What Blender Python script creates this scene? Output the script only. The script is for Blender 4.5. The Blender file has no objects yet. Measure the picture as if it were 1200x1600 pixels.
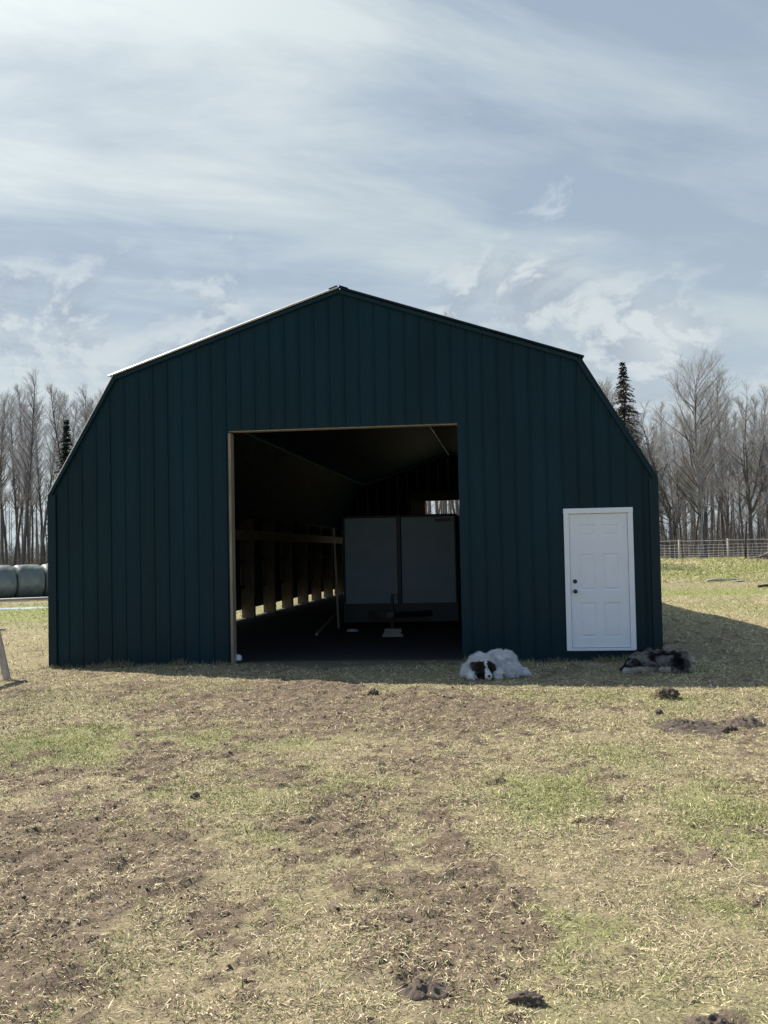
import bpy, bmesh, math, random
import numpy as np
from mathutils import Vector, Matrix

R = math.radians
scene = bpy.context.scene
COL = scene.collection

# ------------------------------------------------------------------ camera
CAM = (2.484, -15.571, 1.624)
YAW, PITCH, ROLL = R(6.833), R(2.215), R(-1.150)


def camera_axes(yaw, pitch, roll):
    r = Vector((math.cos(yaw), math.sin(yaw), 0))
    f = Vector((-math.sin(yaw), math.cos(yaw), 0))
    u = Vector((0, 0, 1))
    f2 = f * math.cos(pitch) + u * math.sin(pitch)
    u2 = u * math.cos(pitch) - f * math.sin(pitch)
    r3 = r * math.cos(roll) + u2 * math.sin(roll)
    u3 = u2 * math.cos(roll) - r * math.sin(roll)
    return r3, f2, u3


cr, cf, cu = camera_axes(YAW, PITCH, ROLL)
cd = bpy.data.cameras.new('camera')
cam = bpy.data.objects.new('camera', cd)
COL.objects.link(cam)
cam.matrix_world = Matrix(((cr.x, cu.x, -cf.x, CAM[0]), (cr.y, cu.y, -cf.y, CAM[1]),
                           (cr.z, cu.z, -cf.z, CAM[2]), (0, 0, 0, 1)))
cd.sensor_width = 36
cd.lens = 1650 / 1600 * 36
cd.clip_end = 3000
scene.camera = cam

# ------------------------------------------------------------------ light
SUN_TO = Vector((-0.86, 0.53, 1.0)).normalized()      # towards the sun
sd = bpy.data.lights.new('sun', 'SUN')
sd.energy = 5.0
sd.angle = R(0.5)
sd.color = (1.0, 0.94, 0.84)
sun = bpy.data.objects.new('sun', sd)
COL.objects.link(sun)
sun.rotation_euler = SUN_TO.to_track_quat('Z', 'Y').to_euler()
SUN_EL = math.asin(SUN_TO.z)
SUN_AZ = math.atan2(SUN_TO.x, SUN_TO.y)

scene.view_settings.view_transform = 'Standard'
scene.view_settings.look = 'None'
scene.view_settings.exposure = 0.45
scene.view_settings.gamma = 1.0

world = bpy.data.worlds.new('World')
scene.world = world
world.use_nodes = True


class NT:
    """tiny helper for writing node trees"""

    def __init__(self, nt):
        self.nt = nt
        nt.nodes.clear()

    def n(self, t, **k):
        nd = self.nt.nodes.new(t)
        for a, b in k.items():
            setattr(nd, a, b)
        return nd

    def put(self, sock, v):
        if isinstance(v, bpy.types.NodeSocket):
            self.nt.links.new(v, sock)
        elif v is not None:
            try:
                sock.default_value = v
            except Exception:
                sock.default_value = tuple(v) + (1.0,)

    def math(self, op, a, b=None, c=None, clamp=False):
        m = self.n('ShaderNodeMath', operation=op, use_clamp=clamp)
        for i, v in enumerate((a, b, c)):
            if v is not None:
                self.put(m.inputs[i], v)
        return m.outputs[0]

    def vmath(self, op, a, b=None, scale=None):
        m = self.n('ShaderNodeVectorMath', operation=op)
        self.put(m.inputs[0], a)
        if b is not None:
            self.put(m.inputs[1], b)
        if scale is not None:
            self.put(m.inputs['Scale'], scale)
        return m.outputs['Value'] if op in ('DOT_PRODUCT', 'LENGTH') else m.outputs[0]

    def noise(self, vec, scale, detail=4, rough=0.5, dist=0.0, w=None):
        m = self.n('ShaderNodeTexNoise')
        self.put(m.inputs['Vector'], vec)
        m.inputs['Scale'].default_value = scale
        m.inputs['Detail'].default_value = detail
        m.inputs['Roughness'].default_value = rough
        m.inputs['Distortion'].default_value = dist
        return m.outputs['Fac']

    def remap(self, v, a, b, c=0.0, d=1.0, smooth=False):
        m = self.n('ShaderNodeMapRange', interpolation_type='SMOOTHSTEP' if smooth else 'LINEAR')
        self.put(m.inputs[0], v)
        for i, x in enumerate((a, b, c, d)):
            self.put(m.inputs[i + 1], x)
        return m.outputs[0]

    def mix(self, f, a, b, mode='MIX'):
        m = self.n('ShaderNodeMix', data_type='RGBA', blend_type=mode)
        self.put(m.inputs['Factor'], f)
        self.put(m.inputs[6], a)
        self.put(m.inputs[7], b)
        return m.outputs[2]

    def xyz(self, v):
        m = self.n('ShaderNodeSeparateXYZ')
        self.put(m.inputs[0], v)
        return m.outputs

    def comb(self, x, y, z):
        m = self.n('ShaderNodeCombineXYZ')
        for i, v in enumerate((x, y, z)):
            self.put(m.inputs[i], v)
        return m.outputs[0]


CLOUDS = [((0.141, 0.972, 0.189), 0.075, 0.22), ((-0.41, 0.889, 0.205), 0.13, 0.13), ((-0.325, 0.928, 0.186), 0.11, 0.13),
          ((0.083, 0.972, 0.218), 0.13, 0.12), ((-0.315, 0.914, 0.253), 0.16, 0.10), ((0.03, 0.97, 0.24), 0.10, 0.10)]


def build_world():
    t = NT(world.node_tree)
    out = t.n('ShaderNodeOutputWorld')
    bg = t.n('ShaderNodeBackground')
    t.nt.links.new(bg.outputs[0], out.inputs[0])
    sky = t.n('ShaderNodeTexSky', sky_type='NISHITA', sun_disc=False)
    sky.sun_elevation = SUN_EL
    sky.sun_rotation = SUN_AZ
    sky.air_density = 1.0
    sky.dust_density = 1.5
    d = t.n('ShaderNodeTexCoord').outputs['Generated']
    x, y, z = t.xyz(d)
    zc = t.math('MAXIMUM', z, 0.0)
    den = t.math('ADD', zc, 0.16)
    px = t.math('DIVIDE', x, den)
    py = t.math('DIVIDE', y, den)
    # thin streaky veil; streaks run across the view
    a = R(28)
    sx = t.math('ADD', t.math('MULTIPLY', px, math.cos(a) * 0.55), t.math('MULTIPLY', py, math.sin(a) * 0.55))
    sy = t.math('ADD', t.math('MULTIPLY', px, -math.sin(a) * 1.35), t.math('MULTIPLY', py, math.cos(a) * 1.35))
    pv = t.comb(sx, sy, 3.7)
    n1 = t.noise(pv, 1.5, 8, 0.55, 0.6)
    n2 = t.noise(t.comb(sx, sy, 11.3), 0.55, 5, 0.5, 0.8)
    veil = t.math('ADD', t.math('MULTIPLY', n1, 0.55), t.math('MULTIPLY', n2, 0.6))
    veil = t.remap(veil, 0.42, 0.68, 0, 1, True)
    n3 = t.noise(t.comb(t.math('MULTIPLY', sx, 0.8), t.math('MULTIPLY', sy, 0.75), 5.1), 3.6, 9, 0.62, 0.4)
    veil = t.math('ADD', veil, t.math('MULTIPLY', t.math('SUBTRACT', n3, 0.5), 1.7), clamp=True)
    glow = t.vmath('DOT_PRODUCT', d, tuple(SUN_TO))
    g1 = t.math('POWER', t.math('MAXIMUM', glow, 0.0), 5.0)
    clear = t.vmath('SCALE', sky.outputs[0], scale=0.135)
    # the veil of high cloud lies on the sunny side; behind the camera the sky is clear
    front = t.remap(t.vmath('DOT_PRODUCT', d, (-0.30, 0.93, 0.2)), 0.30, 0.70, 0, 1, True)
    blue = t.mix(t.math('MULTIPLY', front, 0.86), clear, (0.335, 0.41, 0.50))
    white = t.mix(t.math('MULTIPLY', g1, 1.0, clamp=True), (0.50, 0.58, 0.615), (1.15, 1.20, 1.16))
    c = t.mix(t.math('MULTIPLY', veil, front), blue, white)
    c = t.mix(t.math('MULTIPLY', t.remap(z, 0.04, 0.36, 0.5, 0, True), front), c, (0.52, 0.60, 0.64))
    # small heaped clouds low over the horizon
    cv = t.comb(t.math('MULTIPLY', x, 1.0), t.math('MULTIPLY', y, 1.0), t.math('MULTIPLY', z, 1.75))
    c1 = t.noise(t.vmath('ADD', cv, (2.35, 0.4, 0.12)), 8.0, 10, 0.6, 0.5)
    c1b = t.noise(t.vmath('ADD', cv, (2.35, 0.4, 0.155)), 8.0, 10, 0.6, 0.5)
    band = t.math('MULTIPLY', t.remap(z, 0.02, 0.08, 0.5, 1, True), t.remap(z, 0.24, 0.36, 1, 0, True))
    thr = t.math('ADD', c1, t.math('MULTIPLY', t.math('SUBTRACT', band, 1.0), 0.32))
    for q, r_, w_ in CLOUDS:
        dd = t.vmath('LENGTH', t.vmath('MULTIPLY', t.vmath('SUBTRACT', d, q), (1, 1, 1.9)))
        thr = t.math('ADD', thr, t.math('MULTIPLY', t.remap(dd, 0.0, r_, 1, 0, True), w_))
    cum = t.remap(thr, 0.45, 0.72, 0, 1, True)
    edge = t.remap(t.math('SUBTRACT', c1, c1b), -0.035, 0.06, 0, 1, True)
    edge = t.math('MAXIMUM', edge, t.math('MULTIPLY', t.remap(t.vmath('LENGTH', t.vmath('SUBTRACT', d, (0.141, 0.972, 0.189))), 0.0, 0.06, 1, 0, True), 0.8))
    ccol = t.mix(edge, (0.33, 0.385, 0.47), (0.62, 0.675, 0.70))
    c = t.mix(t.math('MULTIPLY', t.math('MULTIPLY', cum, 0.85), front), c, ccol)
    # little torn puffs higher up
    p1 = t.noise(t.vmath('ADD', cv, (7.1, 3.2, 0.9)), 8.5, 8, 0.6, 0.5)
    pb = t.math('MULTIPLY', t.remap(z, 0.2, 0.28, 0, 1, True), t.remap(z, 0.36, 0.46, 1, 0, True))
    puff = t.math('MULTIPLY', t.remap(p1, 0.61, 0.70, 0, 1, True), pb)
    c = t.mix(t.math('MULTIPLY', t.math('MULTIPLY', puff, 0.35), front), c, (0.74, 0.80, 0.83))
    # ground side of the dome
    c = t.mix(t.remap(z, -0.05, 0.0, 1, 0), c, (0.2, 0.19, 0.15))
    t.put(bg.inputs[0], c)
    bg.inputs[1].default_value = 0.82


build_world()

# ------------------------------------------------------------------ numpy noise
_rng = np.random.RandomState(7)
_PERM = _rng.permutation(512).astype(np.int64)
_PERM = np.concatenate([_PERM, _PERM])
_VAL = _rng.rand(512)


def vnoise(x, y, s=0):
    x = np.asarray(x, float) + 1000.37 + s * 17.13
    y = np.asarray(y, float) + 1000.73 + s * 31.7
    xi = np.floor(x).astype(np.int64)
    yi = np.floor(y).astype(np.int64)
    fx = x - xi
    fy = y - yi
    fx = fx * fx * (3 - 2 * fx)
    fy = fy * fy * (3 - 2 * fy)

    def h(a, b):
        return _VAL[_PERM[(_PERM[a % 512] + b) % 512]]
    return (h(xi, yi) * (1 - fx) + h(xi + 1, yi) * fx) * (1 - fy) + (h(xi, yi + 1) * (1 - fx) + h(xi + 1, yi + 1) * fx) * fy


def fbm(x, y, s=0, o=4, g=0.5):
    a, t, tot = 1.0, 0.0, 0.0
    for i in range(o):
        t = t + a * vnoise(np.asarray(x) * 2 ** i, np.asarray(y) * 2 ** i, s + i * 5)
        tot += a
        a *= g
    return t / tot


def sstep(v, a, b):
    t = np.clip((np.asarray(v, float) - a) / (b - a), 0, 1)
    return t * t * (3 - 2 * t)


# ------------------------------------------------------------------ materials
MATS = {}


def mat(name, col, rough=0.7, var=0.25, scale=6.0, metal=0.0, spec=0.5, bump=0.0, bscale=40.0, col2=None, stretch=None, attr=None, trans=0.0):
    if name in MATS:
        return MATS[name]
    m = bpy.data.materials.new(name)
    m.use_nodes = True
    t = NT(m.node_tree)
    out = t.n('ShaderNodeOutputMaterial')
    p = t.n('ShaderNodeBsdfPrincipled')
    t.nt.links.new(p.outputs[0], out.inputs[0])
    v = t.n('ShaderNodeTexCoord').outputs['Object']
    if stretch:
        v = t.vmath('MULTIPLY', v, stretch)
    n = t.noise(v, scale, 6, 0.6)
    if attr:
        a = t.n('ShaderNodeAttribute', attribute_name=attr)
        base = a.outputs['Color']
        f = t.remap(n, 0.25, 0.75, 1 - var, 1 + var)
        c = t.vmath('SCALE', base, scale=f)
    else:
        lo = tuple(x * (1 - var) for x in col)
        hi = tuple(x * (1 + var) for x in col) if col2 is None else col2
        c = t.mix(t.remap(n, 0.28, 0.72, 0, 1), lo, hi)
    t.put(p.inputs['Base Color'], c)
    p.inputs['Metallic'].default_value = metal
    p.inputs['Specular IOR Level'].default_value = spec
    t.put(p.inputs['Roughness'], t.remap(n, 0.2, 0.8, max(0.02, rough - 0.08), min(1, rough + 0.08)))
    if bump:
        b = t.n('ShaderNodeBump')
        b.inputs['Strength'].default_value = bump
        b.inputs['Distance'].default_value = 0.02
        t.put(b.inputs['Height'], t.noise(v, bscale, 5, 0.6))
        t.put(p.inputs['Normal'], b.outputs[0])
    MATS[name] = m
    return m


M_METAL = mat('dark_green_painted_steel', (0.0026, 0.0245, 0.0350), 0.42, 0.30, 1.1, spec=0.18, bump=0.10, bscale=2.0, stretch=(1, 1, 0.22))
M_METAL_IN = mat('green_steel_lining', (0.008, 0.050, 0.060), 0.6, 0.25, 1.5, spec=0.08)
M_TRIM = mat('dark_green_trim', (0.004, 0.022, 0.033), 0.4, 0.15, 2, spec=0.22)
M_RAKE_GLINT = mat('roof_edge_sun_glint', (0.72, 0.74, 0.72), 0.3, 0.12, 3, metal=0.35)  # pale colour stands in for the sun glint on the left roof edge
M_WOOD = mat('raw_lumber', (0.27, 0.215, 0.15), 0.8, 0.3, 3, stretch=(6, 6, 0.8), bump=0.1)
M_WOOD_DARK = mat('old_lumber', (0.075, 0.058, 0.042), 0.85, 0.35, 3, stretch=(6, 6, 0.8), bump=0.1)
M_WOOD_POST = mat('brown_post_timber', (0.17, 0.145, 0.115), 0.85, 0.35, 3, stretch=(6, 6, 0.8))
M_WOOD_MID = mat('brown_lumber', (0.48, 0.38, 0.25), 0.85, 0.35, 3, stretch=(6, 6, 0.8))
M_WOOD_GREY = mat('weathered_board', (0.42, 0.40, 0.36), 0.85, 0.3, 4, stretch=(1, 5, 5), bump=0.1)
M_DOOR = mat('white_door_paint', (0.85, 0.87, 0.91), 0.45, 0.035, 3)
M_DOORFRAME = mat('white_frame_paint', (0.85, 0.88, 0.91), 0.5, 0.04, 5)
M_BLACK = mat('black_hardware', (0.012, 0.012, 0.013), 0.35, 0.2, 8)
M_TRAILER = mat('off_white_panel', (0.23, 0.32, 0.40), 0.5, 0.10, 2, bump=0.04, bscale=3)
M_TRAILER_D = mat('dark_trailer_metal', (0.03, 0.042, 0.052), 0.5, 0.2, 3)
M_STEEL = mat('galvanised_steel', (0.40, 0.41, 0.41), 0.45, 0.15, 8, metal=0.6)
M_RUBBER = mat('tyre_rubber', (0.02, 0.02, 0.02), 0.85, 0.2, 10)
M_BALE = mat('green_bale_wrap', (0.145, 0.175, 0.152), 0.42, 0.22, 2.2, spec=0.5, bump=0.25, bscale=5)
M_BARK = mat('grey_bark', (0.12, 0.112, 0.107), 0.9, 0.5, 1.2, stretch=(3, 3, 0.6), bump=0.2, bscale=14)
M_BARK_P = mat('pale_aspen_bark', (0.30, 0.285, 0.26), 0.85, 0.35, 1.5, stretch=(3, 3, 2.2), bump=0.1)
M_TWIG = mat('grey_twigs', (0.44, 0.43, 0.425), 0.9, 0.25, 0.8)
M_TWIG_T = mat('tan_budding_twigs', (0.46, 0.43, 0.40), 0.9, 0.25, 0.8)
M_BRUSH = mat('dark_brush', (0.17, 0.15, 0.138), 0.9, 0.3, 0.5)
M_NEEDLE = mat('dark_spruce_needles', (0.022, 0.036, 0.022), 0.8, 0.45, 0.9)
M_NEEDLE_B = mat('brownish_spruce_needles', (0.15, 0.135, 0.105), 0.85, 0.5, 0.7)
M_WIRE = mat('weathered_fence_wire', (0.75, 0.75, 0.73), 0.6, 0.2, 3)
M_POST = mat('weathered_fence_post', (0.44, 0.40, 0.35), 0.9, 0.3, 4, stretch=(4, 4, 1))
M_RUST = mat('dark_rusty_post', (0.05, 0.042, 0.036), 0.8, 0.3, 5)
M_SOIL = mat('dark_moist_soil', (0.11, 0.085, 0.064), 0.95, 0.4, 22, bump=0.5, bscale=60)
M_PLASTIC = mat('white_plastic', (0.7, 0.72, 0.74), 0.5, 0.1, 9)
M_ICE = mat('pale_ice', (0.55, 0.62, 0.64), 0.25, 0.15, 2)
M_GRASS = mat('grass_blades', (0.4, 0.34, 0.2), 0.75, 0.2, 2.5, spec=0.25, attr='col')
M_CLOD = mat('crumbled_soil', (0.1, 0.08, 0.07), 0.95, 0.35, 60, spec=0.15, attr='col')
M_FUR = mat('dog_fur', (0.5, 0.5, 0.5), 0.75, 0.12, 20, spec=0.2, attr='col')
M_NOSE = mat('dog_nose', (0.012, 0.011, 0.011), 0.35, 0.2, 20)


def ground_material():
    m = bpy.data.materials.new('field_ground')
    m.use_nodes = True
    t = NT(m.node_tree)
    out = t.n('ShaderNodeOutputMaterial')
    p = t.n('ShaderNodeBsdfPrincipled')
    t.nt.links.new(p.outputs[0], out.inputs[0])
    v = t.n('ShaderNodeTexCoord').outputs['Object']
    a = t.n('ShaderNodeAttribute', attribute_name='mask')
    rgb = t.n('ShaderNodeSeparateColor')
    t.put(rgb.inputs[0], a.outputs['Color'])
    dirt, green, inside = rgb.outputs
    nf = t.noise(v, 55, 6, 0.7)
    nm = t.noise(v, 9, 6, 0.6)
    nl = t.noise(v, 0.9, 5, 0.55)
    nxl = t.noise(t.vmath('MULTIPLY', v, (1, 0.7, 1)), 0.16, 6, 0.65)
    straw = t.mix(t.remap(nf, 0.3, 0.7, 0, 1), (0.105, 0.082, 0.052), (0.58, 0.48, 0.30))
    straw = t.mix(t.remap(nm, 0.35, 0.7, 0, 0.5), straw, (0.21, 0.18, 0.10))
    grn = t.mix(t.remap(nf, 0.3, 0.7, 0, 1), (0.13, 0.155, 0.052), (0.40, 0.42, 0.16))
    gm = t.math('ADD', green, t.remap(t.math('ADD', t.math('MULTIPLY', nl, 0.6), t.math('MULTIPLY', nxl, 0.5)), 0.52, 0.72, 0, 0.45))
    gm = t.math('MULTIPLY', gm, t.remap(nm, 0.3, 0.6, 0.55, 1.1), clamp=True)
    c = t.mix(gm, straw, grn)
    nff = t.noise(v, 170, 4, 0.7)
    soil = t.mix(t.remap(nf, 0.28, 0.72, 0, 1), (0.075, 0.055, 0.038), (0.27, 0.205, 0.142))
    soil = t.mix(t.remap(nm, 0.45, 0.75, 0, 0.7), soil, (0.31, 0.245, 0.175))
    soil = t.mix(t.remap(nff, 0.58, 0.70, 0, 0.8), soil, (0.46, 0.39, 0.27))
    brk = t.math('ADD', t.math('MULTIPLY', t.math('SUBTRACT', nm, 0.5), 0.9), t.math('MULTIPLY', t.math('SUBTRACT', nf, 0.5), 1.1))
    dm = t.remap(t.math('ADD', dirt, brk), 0.18, 0.62, 0, 1, True)
    c = t.mix(dm, c, soil)
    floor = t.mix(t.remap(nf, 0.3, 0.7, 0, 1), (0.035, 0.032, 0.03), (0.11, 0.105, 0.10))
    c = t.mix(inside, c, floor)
    t.put(p.inputs['Base Color'], c)
    p.inputs['Roughness'].default_value = 0.95
    p.inputs['Specular IOR Level'].default_value = 0.15
    b = t.n('ShaderNodeBump')
    b.inputs['Strength'].default_value = 0.7
    b.inputs['Distance'].default_value = 0.02
    t.put(b.inputs['Height'], t.math('ADD', nf, t.math('MULTIPLY', nm, 1.5)))
    t.put(p.inputs['Normal'], b.outputs[0])
    return m


# ------------------------------------------------------------------ mesh helpers
def tag(o, label=None, cat=None, group=None, kind=None):
    if label:
        o['label'] = label
    if cat:
        o['category'] = cat
    if group:
        o['group'] = group
    if kind:
        o['kind'] = kind
    return o


def empty(name, loc=(0, 0, 0), rz=0.0):
    o = bpy.data.objects.new(name, None)
    o.empty_display_size = 0.2
    COL.objects.link(o)
    o.location = loc
    o.rotation_euler = (0, 0, rz)
    return o


def np_mesh(name, V, F, material, parent=None, smooth=False, cols=None, attr='col'):
    """V (n,3), F (m,k) all the same k, or a list of face tuples"""
    V = np.asarray(V, np.float32)
    me = bpy.data.meshes.new(name)
    if isinstance(F, np.ndarray):
        k = F.shape[1]
        me.vertices.add(len(V))
        me.vertices.foreach_set('co', V.ravel())
        me.loops.add(F.size)
        me.loops.foreach_set('vertex_index', F.astype(np.int32).ravel())
        me.polygons.add(len(F))
        me.polygons.foreach_set('loop_start', np.arange(0, F.size, k, dtype=np.int32))
        me.polygons.foreach_set('loop_total', np.full(len(F), k, np.int32))
        me.update(calc_edges=True)
        me.validate()
    else:
        me.from_pydata([tuple(map(float, v)) for v in V], [], F)
        me.update()
    if cols is not None:
        c4 = np.ones((len(V), 4), np.float32)
        c4[:, :3] = cols
        at = me.attributes.new(attr, 'FLOAT_COLOR', 'POINT')
        at.data.foreach_set('color', c4.ravel())
    if smooth:
        me.polygons.foreach_set('use_smooth', np.ones(len(me.polygons), bool))
    me.materials.append(material)
    o = bpy.data.objects.new(name, me)
    COL.objects.link(o)
    if parent is not None:
        o.parent = parent
    return o


class MB:
    def __init__(self):
        self.v, self.f = [], []

    def add(self, V, F):
        b = len(self.v)
        self.v.extend([tuple(x) for x in V])
        self.f.extend([tuple(i + b for i in q) for q in F])
        return self

    def box(self, x0, x1, y0, y1, z0, z1):
        V = [(x0, y0, z0), (x1, y0, z0), (x1, y1, z0), (x0, y1, z0), (x0, y0, z1), (x1, y0, z1), (x1, y1, z1), (x0, y1, z1)]
        return self.add(V, [(0, 3, 2, 1), (4, 5, 6, 7), (0, 1, 5, 4), (1, 2, 6, 5), (2, 3, 7, 6), (3, 0, 4, 7)])

    def bar(self, a, b, w, h, up=(0, 0, 1)):
        a, b = Vector(a), Vector(b)
        d = (b - a).normalized()
        s = d.cross(Vector(up))
        if s.length < 1e-4:
            s = d.cross(Vector((1, 0, 0)))
        s.normalize()
        u = s.cross(d).normalized()
        V = []
        for p in (a, b):
            for i, j in ((-1, -1), (1, -1), (1, 1), (-1, 1)):
                V.append(p + s * (i * w / 2) + u * (j * h / 2))
        return self.add(V, [(0, 1, 2, 3), (7, 6, 5, 4), (0, 4, 5, 1), (1, 5, 6, 2), (2, 6, 7, 3), (3, 7, 4, 0)])

    def tube(self, pts, rads, n=8, cap=True):
        pts = [Vector(p) for p in pts]
        V, F = [], []
        ref = Vector((0.31, 0.77, 0.55))
        for i, p in enumerate(pts):
            d = (pts[min(i + 1, len(pts) - 1)] - pts[max(i - 1, 0)]).normalized()
            s = d.cross(ref)
            if s.length < 1e-3:
                s = d.cross(Vector((1, 0, 0)))
            s.normalize()
            u = d.cross(s)
            r = rads[i] if hasattr(rads, '__len__') else rads
            for k in range(n):
                an = 2 * math.pi * k / n
                V.append(p + s * (math.cos(an) * r) + u * (math.sin(an) * r))
        for i in range(len(pts) - 1):
            for k in range(n):
                k2 = (k + 1) % n
                F.append((i * n + k, i * n + k2, (i + 1) * n + k2, (i + 1) * n + k))
        if cap:
            F.append(tuple(range(n - 1, -1, -1)))
            F.append(tuple((len(pts) - 1) * n + k for k in range(n)))
        return self.add(V, F)

    def build(self, name, material, parent=None, smooth=False, bevel=0.0):
        o = np_mesh(name, self.v, self.f, material, parent, smooth)
        if bevel:
            md = o.modifiers.new('bevel', 'BEVEL')
            md.width = bevel
            md.segments = 2
            md.limit_method = 'ANGLE'
        return o


# ------------------------------------------------------------------ terrain
def terrain(x, y):
    x = np.asarray(x, float)
    y = np.asarray(y, float)
    side = sstep(x, -14, 4)
    far = sstep(y, 29, 53)
    h = far * (0.18 + 0.67 * side)
    h = h - 0.30 * sstep(x, 5.0, 7.5) * sstep(y, 6, 20) * (1 - sstep(y, 24, 40))
    h = h - 0.05 * (1 - sstep(np.hypot(x + 4.6, y), 0.0, 2.5))
    away = sstep(np.maximum(np.abs(x - 1), np.abs(y)), 6, 20)
    h = h + (fbm(x * 0.12, y * 0.12, 3, 3) - 0.5) * 0.22 * away * (1 - sstep(np.abs(x), 4.4, 4.4001) * 0)
    inb = (np.abs(x) < 4.7) & (y > -0.2) & (y < 28.3)
    h = np.where(inb, -0.0 - 0.05 * (1 - sstep(np.hypot(x + 4.6, y), 0.0, 2.5)), h)
    return h


DIRT = [(0.86, -4.6, 1.92, 1.38, 0.95), (-0.25, -3.26, 1.0, 0.94, 1.1), (0.53, -5.69, 0.55, 0.75, 0.8), (-0.7, -4.66, 0.83, 0.85, 0.6), (2.04, -4.01, 0.76, 0.89, 0.6), (2.45, -5.32, 0.48, 0.31, 0.5), (-0.2, -7.3, 0.5, 0.55, 0.95), (0.75, -8.01, 0.21, 0.31, 0.8), (1.47, -8.83, 0.47, 0.77, 0.7), (1.7, -9.8, 0.16, 0.17, 1.0), (1.07, -9.89, 0.32, 0.17, 0.6), (-0.18, -9.26, 0.68, 0.41, 0.8), (0.05, -9.33, 0.32, 0.25, 1.0), (0.36, -10.63, 0.63, 0.88, 0.9), (-0.14, -10.13, 0.31, 0.77, 0.85), (0.57, -11.48, 0.39, 0.57, 0.85), (0.91, -11.03, 0.34, 0.5, 0.45), (2.14, -10.87, 0.42, 0.66, 1.05), (1.84, -10.54, 0.36, 0.38, 0.6), (2.05, -11.38, 0.3, 0.26, 0.85), (2.14, -11.6, 0.1, 0.08, 1.2), (2.51, -11.69, 0.09, 0.06, 1.1), (4.09, -5.87, 0.29, 0.45, 1.1), (4.62, -5.7, 0.25, 0.93, 1.0), (1.74, -7.13, 0.36, 0.32, 0.7), (-1.16, -8.1, 0.34, 0.36, 0.8), (3.27, -11.78, 0.13, 0.07, 1.1), (1.98, -11.85, 0.2, 0.06, 0.6), (2.58, -11.15, 0.23, 0.35, 0.4), (0.96, -11.87, 0.32, 0.17, 0.4), (2.1, -9.72, 0.21, 0.51, 0.3), (3.04, -8.65, 0.1, 0.1, 0.6), (3.93, -7.05, 0.29, 0.26, 0.4), (-2.61, -3.07, 0.82, 0.65, 0.3), (-0.07, -8.48, 0.36, 0.24, 0.4), (3.15, -4.72, 0.38, 0.26, 0.5)]
GREEN = [(-1.43, -6.69, 0.81, 1.07, 0.8), (2.7, -8.4, 0.5, 0.85, 0.7), (3.73, -8.88, 0.42, 0.99, 0.6), (0.47, -6.52, 0.34, 0.63, 0.5), (2.69, -10.92, 0.24, 0.23, 0.5), (3.44, -10.63, 0.22, 0.35, 0.6), (2.04, -8.77, 0.32, 0.51, 0.3), (0.53, -11.35, 0.16, 0.1, 0.7), (0.22, -8.47, 0.53, 0.32, 0.4), (3.25, -7.06, 0.59, 0.66, 0.35), (-0.25, -6.21, 0.47, 0.41, 0.3), (1.14, -9.43, 0.3, 0.29, 0.4), (1.36, -8.04, 0.28, 0.3, 0.4), (2.66, -3.78, 1.37, 0.71, 0.3), (1.32, -10.92, 0.17, 0.25, 0.3), (-12.0, 15.0, 9, 6.5, 0.9), (11, 29, 6, 2.2, 1.0), (15, 40, 9, 6, 0.45), (10.2, 13, 2.6, 7, 0.35)]


def masks(x, y):
    x = np.asarray(x, float)
    y = np.asarray(y, float)
    wx = x + (fbm(x * 2.2, y * 2.2, 11, 4) - 0.5) * 0.55
    wy = y + (fbm(x * 2.2, y * 2.2, 23, 4) - 0.5) * 0.9
    d = np.zeros_like(x)
    g = np.zeros_like(x)
    for cx, cy, rx, ry, s in DIRT:
        q = np.hypot((wx - cx) / rx, (wy - cy) / ry)
        d = np.maximum(d, s * (1 - sstep(q, 0.25, 1.75)))
    for cx, cy, rx, ry, s in GREEN:
        q = np.hypot((wx - cx) / rx, (wy - cy) / ry)
        g = np.maximum(g, s * (1 - sstep(q, 0.2, 1.4)))
    mott = fbm(x * 3.1, y * 1.9, 41, 5, 0.62)
    fine = fbm(x * 9, y * 7, 47, 4, 0.65)
    d = 1.25 * d * (0.45 + 0.8 * sstep(mott, 0.34, 0.62)) * (0.55 + 0.75 * sstep(fine, 0.34, 0.6)) + 0.55 * sstep(mott, 0.47, 0.68) * sstep(fine, 0.38, 0.6) + 0.22 * sstep(fine, 0.5, 0.66)
    d = np.clip(d, 0, 1.1)
    near = 1 - sstep(y, 8, 20)
    d = d * np.where((y > 0) & (np.abs(x) < 4.5), 0.3, 1) * np.maximum(near, 0.35)
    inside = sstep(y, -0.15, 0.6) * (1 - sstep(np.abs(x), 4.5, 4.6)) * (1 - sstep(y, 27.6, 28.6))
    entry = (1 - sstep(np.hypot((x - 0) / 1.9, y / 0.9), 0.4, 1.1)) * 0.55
    return d, g, np.maximum(inside, entry)


def micro(x, y, d, inside):
    """small-scale relief: lumpy broken soil, shallow thatch"""
    l1 = fbm(x * 5.5, y * 5.5, 61, 3)
    l2 = fbm(x * 15, y * 15, 71, 3, 0.6)
    l3 = fbm(x * 34, y * 34, 77, 2)
    rid = 1 - np.abs(2 * l2 - 1)
    dm = sstep(d, 0.2, 0.7)
    h = (l1 - 0.5) * 0.035 + dm * ((rid - 0.6) * 0.040 + (l1 - 0.55) * 0.045 + (l3 - 0.5) * 0.028) + (l2 - 0.5) * 0.014
    return h * (1 - 0.8 * np.clip(inside, 0, 1))


def ground_z(x, y):
    d, g, i = masks(x, y)
    return terrain(x, y) + micro(x, y, d, i)


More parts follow.
